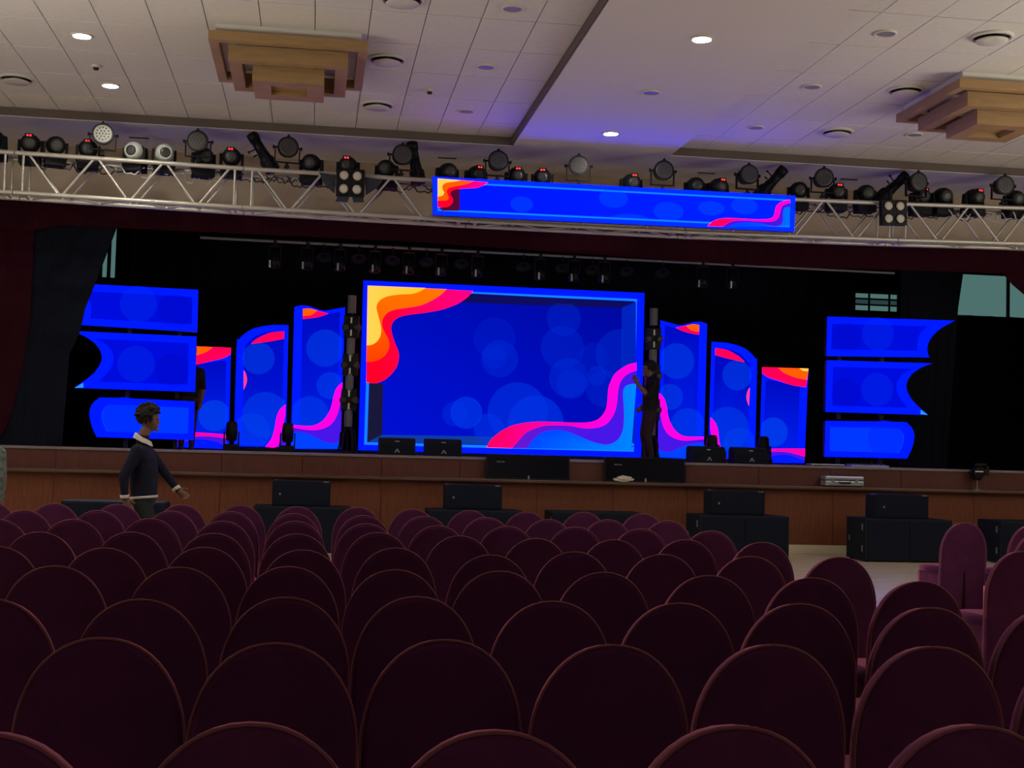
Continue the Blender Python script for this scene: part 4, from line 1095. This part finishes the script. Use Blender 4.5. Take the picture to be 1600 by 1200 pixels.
def cap(inset, y_, bulge):
    """domed cloth face: strips across the back"""
    o_ = back_outline(inset); n = len(o_); half = n // 2
    rows_ = []
    for k in range(half + 1):
        l, r = o_[k], o_[n - 1 - k]
        rows_.append([(l[0] + (r[0] - l[0]) * i / 6, 0, l[1] + (r[1] - l[1]) * i / 6) for i in range(7)])
    v = []
    for rw in rows_:
        for i, (x, _, z) in enumerate(rw):
            e = math.sin(math.pi * i / 6) * min(1, (.94 - z) / .12)
            v.append((x, y_ + lean(z) + bulge * e, z))
    f = [(k * 7 + i, k * 7 + i + 1, (k + 1) * 7 + i + 1, (k + 1) * 7 + i) for k in range(half) for i in range(6)]
    m.add(v, f, True)
cap(.016, -.030, -.008); cap(.02, .036, .004)
bk = CH.part('back_cover', m, 'velvet')
CH.part('seam_piping', MB().tube([(x, -.022 + lean(z), z) for x, z in back_outline(-.002)][2:-2], .0048, 6), 'piping', bk)
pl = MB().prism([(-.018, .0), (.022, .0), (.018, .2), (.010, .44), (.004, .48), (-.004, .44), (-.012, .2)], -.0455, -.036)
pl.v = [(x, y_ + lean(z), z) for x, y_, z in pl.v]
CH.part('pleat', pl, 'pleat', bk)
sc = MB()
rs = []
for z, i in ((.44, .0), (.475, .0), (.495, .012), (.505, .04)):
    w2, y0, y1 = .225 - i, .03 + i * .3, .47 - i
    rs.append([(-w2, y0, z), (w2, y0, z), (w2, y1 - .05, z), (w2 - .05, y1, z), (-w2 + .05, y1, z), (-w2, y1 - .05, z)])
sc.ring_loft(rs, True, True, True)
CH.part('seat_cover', sc, 'velvet')
sk = MB(); rs = []
for z, e in ((0.0, .012), (.15, .004), (.30, 0), (.445, -.004)):
    r_ = []
    path = [(-.222, .03), (-.222, .46), (.222, .46), (.222, .03)]
    for (xa, ya), (xb, yb) in zip(path, path[1:]):
        for i in range(8):
            t = i / 8; wv = e * math.sin(i * 2.4) + e
            nx, ny = (yb - ya), -(xb - xa); L = math.hypot(nx, ny)
            r_.append((xa + (xb - xa) * t - nx / L * wv, ya + (yb - ya) * t - ny / L * wv, z))
    r_.append((.222, .03, z)); rs.append(r_)
sk.ring_loft(rs, False, False, True, closed=False)
CH.part('skirt', sk, 'velvet')
fr = MB()
for x in (-.19, .19):
    for y_ in (.02, .40): fr.rod((x, y_, 0), (x * .97, y_, .44), .013, n=8)
CH.part('leg', fr, 'black_matt')
for r in sorted(CHAIRS):
    pts = CHAIRS[r]
    for i, (x, y_) in enumerate(pts):
        lab = 'maroon covered banquet chair, %s from the left in the %s row from the camera' % (NTH[i], NTH[r - 1])
        CH.place((x, y_ + .055, 0), lab, 'chair', 'maroon covered chairs in rows', (0, 0, random.uniform(-.03, .03)))
for (x, y_), lab in zip(SIDE_CHAIRS, ('standing alone in the right aisle, its pleat showing', 'at the right edge, nearest of the aisle group', 'at the right edge behind, farthest of the pair there', 'at the right edge, nearer of the far pair')):
    CH.place((x, y_ + .055, 0), 'maroon covered banquet chair ' + lab, 'chair', 'maroon chairs beyond the right aisle', (0, 0, 0.04))

# ------------------------------------------------------------ people
def person(name_label, loc, J, cloth, voxel=.010, rotz=0.0, face=True, hair=True, curls=True, tilt=0.0):
    """J: joints in the person's own frame (x forward, y left, z up), metres"""
    V = {k: Vector(v) for k, v in J.items() if isinstance(v, tuple)}
    m = MB(); regions = []
    def seg(a, b, ra, rb, reg, n=14):
        a, b = Vector(a), Vector(b)
        m.lathe(a, b - a, [(-ra * .9, ra * .25), (-ra * .5, ra * .86), (0, ra)] + [((b - a).length * t, ra + (rb - ra) * t) for t in (.33, .66)] + [((b - a).length, rb), ((b - a).length + rb * .5, rb * .86), ((b - a).length + rb * .9, rb * .25)], n)
        regions.append((a, b, (ra + rb) / 2, reg))
    # trunk: rings (height, depth centre, half depth, half width)
    rings = []
    for (x, z, hd, hw) in J['trunk']:
        rings.append([(x + hd * math.cos(q) , hw * math.copysign(abs(math.sin(q)) ** .8, math.sin(q)), z) for q in [2 * math.pi * i / 24 for i in range(24)]])
    m.ring_loft(rings)
    tk = J['trunk']
    for (x0, z0, _, _), (x1, z1, _, _) in zip(tk, tk[1:]):
        regions.append((Vector((x0, 0, z0)), Vector((x1, 0, z1)), min(.16, (tk[0][2] + tk[0][3]) / 2 if z1 < 1.2 else .16) if z1 < 1.2 else {True: .16, False: .10}[z1 < J['neck0'][2] - .06], 'upper' if z1 > J['hem'] else 'lower'))
    seg(V['neck0'], V['neck1'], .062, .055, 'skin')
    for s in ('l', 'r'):
        seg(V['sh' + s], V['el' + s], .066, .052, 'upper'); seg(V['el' + s], V['wr' + s], .050, .036, J.get('fore', 'upper'))
        seg(V['hip' + s], V['kn' + s], .098, .070, 'lower'); seg(V['kn' + s], V['an' + s], .068, .048, 'lower')
        an = V['an' + s]; fd = Vector(J.get('foot' + s, (1, 0, 0)))
        seg(an + Vector((0, 0, -.045)) - fd * .03, an + Vector((0, 0, -.06)) + fd * .16, .045, .036, 'shoe')
        # hand: palm, four fingers and a thumb
        w = V['wr' + s]; d = (w - V['el' + s]).normalized()
        side = Vector((0, 1, 0)) - d * d.y; side = side.normalized() if side.length > .1 else Vector((1, 0, 0))
        up = d.cross(side)
        m_ = Vector(J.get('curl' + s, (0, 0, 0))) + d
        d2 = m_.normalized()
        for q in (-.028, -.010, .010, .028):
            pass
        sp = up if J.get('palm' + s, 'side') == 'side' else side
        seg(w + d * .01, w + d2 * .085, .030, .030, 'skin', 10)
        seg(w + d2 * .03 + sp * .014, w + d2 * .085 + sp * .026, .022, .018, 'skin', 8); seg(w + d2 * .03 - sp * .014, w + d2 * .085 - sp * .026, .022, .018, 'skin', 8)
        nrm = d2.cross(sp).normalized()
        for q, L in ((-.033, .062), (-.011, .076), (.011, .082), (.033, .070)):
            b0 = w + d2 * .09 + sp * q; b1 = b0 + (d2 * .9 + nrm * .25 + sp * q * 3).normalized() * L * .55
            b2 = b1 + (d2 * .6 + nrm * .65 + sp * q * 2).normalized() * L * .5
            seg(b0, b1, .0105, .0095, 'skin', 8); seg(b1, b2, .0095, .008, 'skin', 8)
        t0 = w + d2 * .03 + sp * .03; t1 = t0 + (sp * .8 + d2 * .5 + nrm * .3).normalized() * .045; t2 = t1 + (d2 * .9 + sp * .3 + nrm * .3).normalized() * .035
        seg(t0, t1, .013, .0115, 'skin', 8); seg(t1, t2, .0115, .009, 'skin', 8)
    # head
    hc = V['head']; hr = .098
    def headp(u, t):
        cx, cy, cz = math.cos(t) * math.cos(u), math.cos(t) * math.sin(u), math.sin(t)
        x = .100 * cx; y = .078 * cy; z = .125 * cz
        if z < -.02:                                            # jaw narrows, chin forward
            k = min(1, (-.02 - z) / .1); y *= 1 - .33 * k; x = x * (1 - .32 * k) + .022 * k
        if x > .05 and abs(y) < .05 and -.05 < z < .05: x = .05 + (x - .05) * .8
        return hc + Vector((x, y, z))
    n1, n2 = 28, 18
    m.ring_loft([[headp(2 * math.pi * i / n1, -1.5 + 3.0 * k / n2) for i in range(n1)] for k in range(n2 + 1)])
    regions.append((hc + Vector((0, 0, -.07)), hc + Vector((0, 0, .07)), .09, 'skin'))
    if face:
        m.lathe(hc + Vector((.078, 0, .022)), (.26, 0, -1), [(0, .006), (.03, .013), (.052, .019), (.062, .012)], 10)      # nose
        m.box(hc.x + .07, hc.x + .096, hc.y - .045, hc.y + .045, hc.z + .022, hc.z + .036, .006)                             # brow
        m.ball(hc + Vector((.082, 0, -.105)), .022, .026, .018)                                                            # chin
        m.ball(hc + Vector((.087, 0, -.062)), .014, .026, .012, 10, 6)                                                      # lips
        for s in (-1, 1): m.ball(hc + Vector((-.008, s * .079, -.008)), .019, .010, .032, 10, 8)                            # ears
    me = m.mesh('body', ['skin'])
    tmp = bpy.data.objects.new('tmp', me); col.objects.link(tmp)
    r = tmp.modifiers.new('r', 'REMESH'); r.mode = 'VOXEL'; r.voxel_size = voxel
    s_ = tmp.modifiers.new('s', 'SMOOTH'); s_.factor = .5; s_.iterations = 3
    dg = bpy.context.evaluated_depsgraph_get()
    me2 = bpy.data.meshes.new_from_object(tmp.evaluated_get(dg))
    bpy.data.objects.remove(tmp)
    me2.name = 'body'
    regs = ['skin', 'upper', 'lower', 'shoe']
    me2.materials.clear()
    for k in regs: me2.materials.append(M[cloth[k]])
    for p in me2.polygons:
        c_ = p.center; best = None
        for a, b, rad, reg in regions:
            ab = b - a; t = max(0, min(1, (c_ - a).dot(ab) / max(ab.length_squared, 1e-9)))
            dd_ = (c_ - (a + ab * t)).length / rad
            if best is None or dd_ < best[0]: best = (dd_, reg)
        reg = best[1]
        if reg == 'upper' and c_.z < J['hem'] and abs(c_.y) < .19 and not J.get('armfree'): reg = 'lower'
        if reg == 'lower' and c_.z > J['hem']: reg = 'upper'
        p.material_index = regs.index(reg); p.use_smooth = True
    t = thing('person', loc, name_label, 'person', None, (0, 0, rotz))
    body = obj('body', me2, t)
    if face:
        e = MB()
        for s in (-1, 1): e.ball(hc + Vector((.079, s * .031, .004)), .011, .013, .009, 10, 6)
        obj('eye', e.mesh('eye', 'eye'), t)
        obj('mouth', MB().ball(hc + Vector((.094, 0, -.062)), .008, .022, .005, 10, 6).mesh('mouth', 'lip'), t)
    if hair:
        h = MB(); rnd = random.Random(3)
        bm = bmesh.new(); bmesh.ops.create_icosphere(bm, subdivisions=4, radius=1)
        for q in bm.verts:
            p = q.co.copy()
            k = 1 + (.10 if curls else .03) * (math.sin(p.x * 17 + p.y * 9) * math.sin(p.z * 15 + 2) + .6 * math.sin(p.y * 23 + p.z * 19))
            q.co = hc + Vector((p.x * .122 * k - .022, p.y * .108 * k, p.z * .112 * k + .048))
            if q.co.x > hc.x + .045 and q.co.z < hc.z + .055: q.co.x = hc.x + .045 - (hc.z + .055 - q.co.z) * .6
            if q.co.z < hc.z - .05: q.co.z = hc.z - .05
        h._bm(bm, True)
        if curls:
            for i in range(70):
                a, b = rnd.uniform(0, 6.28), rnd.uniform(-.1, 1.5)
                p = hc + Vector((math.cos(a) * math.cos(b) * .122 - .022, math.sin(a) * math.cos(b) * .108, math.sin(b) * .112 + .052))
                if p.x > hc.x + .05 and p.z < hc.z + .07: continue
                h.ball(p, rnd.uniform(.014, .026), nu=8, nv=5)
        obj('hair', h.mesh('hair', 'hair'), t)
    return t, body, hc

# walking man in front of the stage, facing right
JW = dict(trunk=[(.0, .88, .115, .165), (.01, .97, .13, .175), (.0, 1.08, .14, .175), (-.005, 1.22, .145, .185), (-.015, 1.36, .135, .20), (-.035, 1.45, .10, .17), (-.035, 1.50, .05, .075)],
          hem=.965, neck0=(-.035, 0, 1.52), neck1=(.0, 0, 1.65), head=(.035, 0, 1.755),
          shl=(-.01, .20, 1.44), ell=(.18, .23, 1.21), wrl=(.315, .19, 1.04), shr=(-.05, -.20, 1.44), elr=(-.17, -.235, 1.17), wrr=(-.155, -.22, .965),
          hipl=(.0, .085, .90), knl=(-.05, .085, .50), anl=(-.28, .085, .13), hipr=(.0, -.085, .90), knr=(.15, -.085, .50), anr=(.17, -.085, .09), curll=(.25, 0, .1), curlr=(.35, 0, 0), palml='side')
t, body, hc = person('man in dark navy sweater with white collar and curly hair, walking right', (-1.70, 14.2, 0), JW, dict(skin='skin', upper='sweater', lower='trousers', shoe='shoe'), .009)
c_ = MB(); rs = []
for dz, g in ((-.01, .074), (.03, .069), (.042, .067), (.036, .075), (.0, .088), (-.012, .092)):
    rs.append([(-.03 + g * math.cos(q) * 1.05 + (.012 if math.cos(q) > .5 else 0), g * math.sin(q), 1.535 + dz - .045 * math.cos(q)) for q in [2 * math.pi * i / 24 for i in range(24)]])
c_.ring_loft(rs, False, False)
obj('collar', c_.mesh('collar', 'shirt_white'), t)['label'] = 'white shirt collar'
hm = MB(); rs = []
for z, g in ((.972, 1.0), (.965, 1.06), (.948, 1.05), (.945, .97)):
    rs.append([(.008 + .131 * g * math.cos(q), .177 * g * math.copysign(abs(math.sin(q)) ** .8, math.sin(q)), z + .012 * math.cos(q)) for q in [2 * math.pi * i / 28 for i in range(28)]])
hm.ring_loft(rs, False, False)
obj('shirt_hem', hm.mesh('shirt_hem', 'shirt_white'), t)['label'] = 'white shirt hem below the sweater'
for a, b in (('ell', 'wrl'), ('elr', 'wrr')):
    A, B = Vector(JW[a]), Vector(JW[b]); d_ = (B - A).normalized()
    obj('cuff', MB().lathe(B - d_ * .02, d_, [(0, .040), (.0, .046), (.035, .045), (.035, .038)], 16, cap=False).mesh('cuff', 'shirt_white'), t)['label'] = 'white cuff'

# man on the stage before the right tower, side on, forearm raised
JM = dict(trunk=[(.0, .80, .115, .16), (.02, .90, .12, .165), (.01, 1.02, .125, .165), (.0, 1.14, .135, .18), (-.02, 1.26, .13, .195), (-.04, 1.35, .10, .175), (-.03, 1.41, .055, .09)],
          hem=.86, neck0=(-.03, 0, 1.38), neck1=(.02, 0, 1.50), head=(.045, 0, 1.575),
          shl=(-.03, .19, 1.33), ell=(.10, .22, 1.10), wrl=(.275, .18, 1.30), shr=(-.03, -.19, 1.33), elr=(-.10, -.22, 1.08), wrr=(.06, -.20, .95),
          hipl=(.0, .08, .82), knl=(.05, .08, .46), anl=(-.02, .08, .085), hipr=(.02, -.08, .82), knr=(.09, -.08, .46), anr=(.04, -.08, .085), curll=(0, 0, .6), palml='side', fore='skin')
person('man in dark shirt standing on stage side on, raising one hand before the central screen', (5.68, 22.2, Z_DECK), JM, dict(skin='skin', upper='shirt_dark', lower='jeans', shoe='shoe'), .010, math.pi, curls=False)
# person half hidden behind the left wing screens
JH = dict(trunk=[(.0, .80, .115, .16), (.01, .92, .12, .165), (.0, 1.04, .125, .17), (.0, 1.14, .13, .185), (-.01, 1.24, .12, .19), (-.02, 1.31, .09, .16), (-.02, 1.37, .05, .08)],
          hem=.84, neck0=(-.02, 0, 1.34), neck1=(.01, 0, 1.46), head=(.02, 0, 1.54),
          shl=(-.01, .185, 1.25), ell=(.0, .225, 1.0), wrl=(.06, .20, .76), shr=(-.01, -.185, 1.25), elr=(.0, -.225, 1.0), wrr=(.20, -.15, 1.08),
          hipl=(0, .08, .82), knl=(.02, .08, .45), anl=(0, .08, .085), hipr=(0, -.08, .82), knr=(.02, -.08, .45), anr=(0, -.08, .085), fore='skin')
person('person in black short sleeves, one arm visible beside the left wing screens', (-1.985, 21.9, Z_DECK), JH, dict(skin='skin', upper='shirt_dark', lower='jeans', shoe='shoe'), .012, -math.pi / 2, curls=False)
# person cut by the left edge, checked shirt
JE = dict(trunk=[(.0, .82, .115, .165), (.01, .94, .125, .17), (.0, 1.06, .13, .175), (.0, 1.2, .135, .19), (-.01, 1.33, .125, .20), (-.02, 1.42, .095, .17), (-.02, 1.49, .05, .085)],
          hem=1.02, neck0=(-.02, 0, 1.46), neck1=(.01, 0, 1.58), head=(.02, 0, 1.66),
          shl=(-.01, .20, 1.37), ell=(-.03, .235, 1.10), wrl=(.05, .22, .88), shr=(-.01, -.20, 1.37), elr=(-.03, -.235, 1.10), wrr=(.05, -.22, .88),
          hipl=(0, .085, .86), knl=(.02, .085, .48), anl=(0, .085, .085), hipr=(0, -.085, .86), knr=(.02, -.085, .48), anr=(0, -.085, .085))
person('person in grey checked shirt and dark trousers, cut by the left picture edge', (-3.50, 15.0, 0), JE, dict(skin='skin', upper='plaid', lower='trousers', shoe='shoe'), .012, math.pi / 2, curls=False)
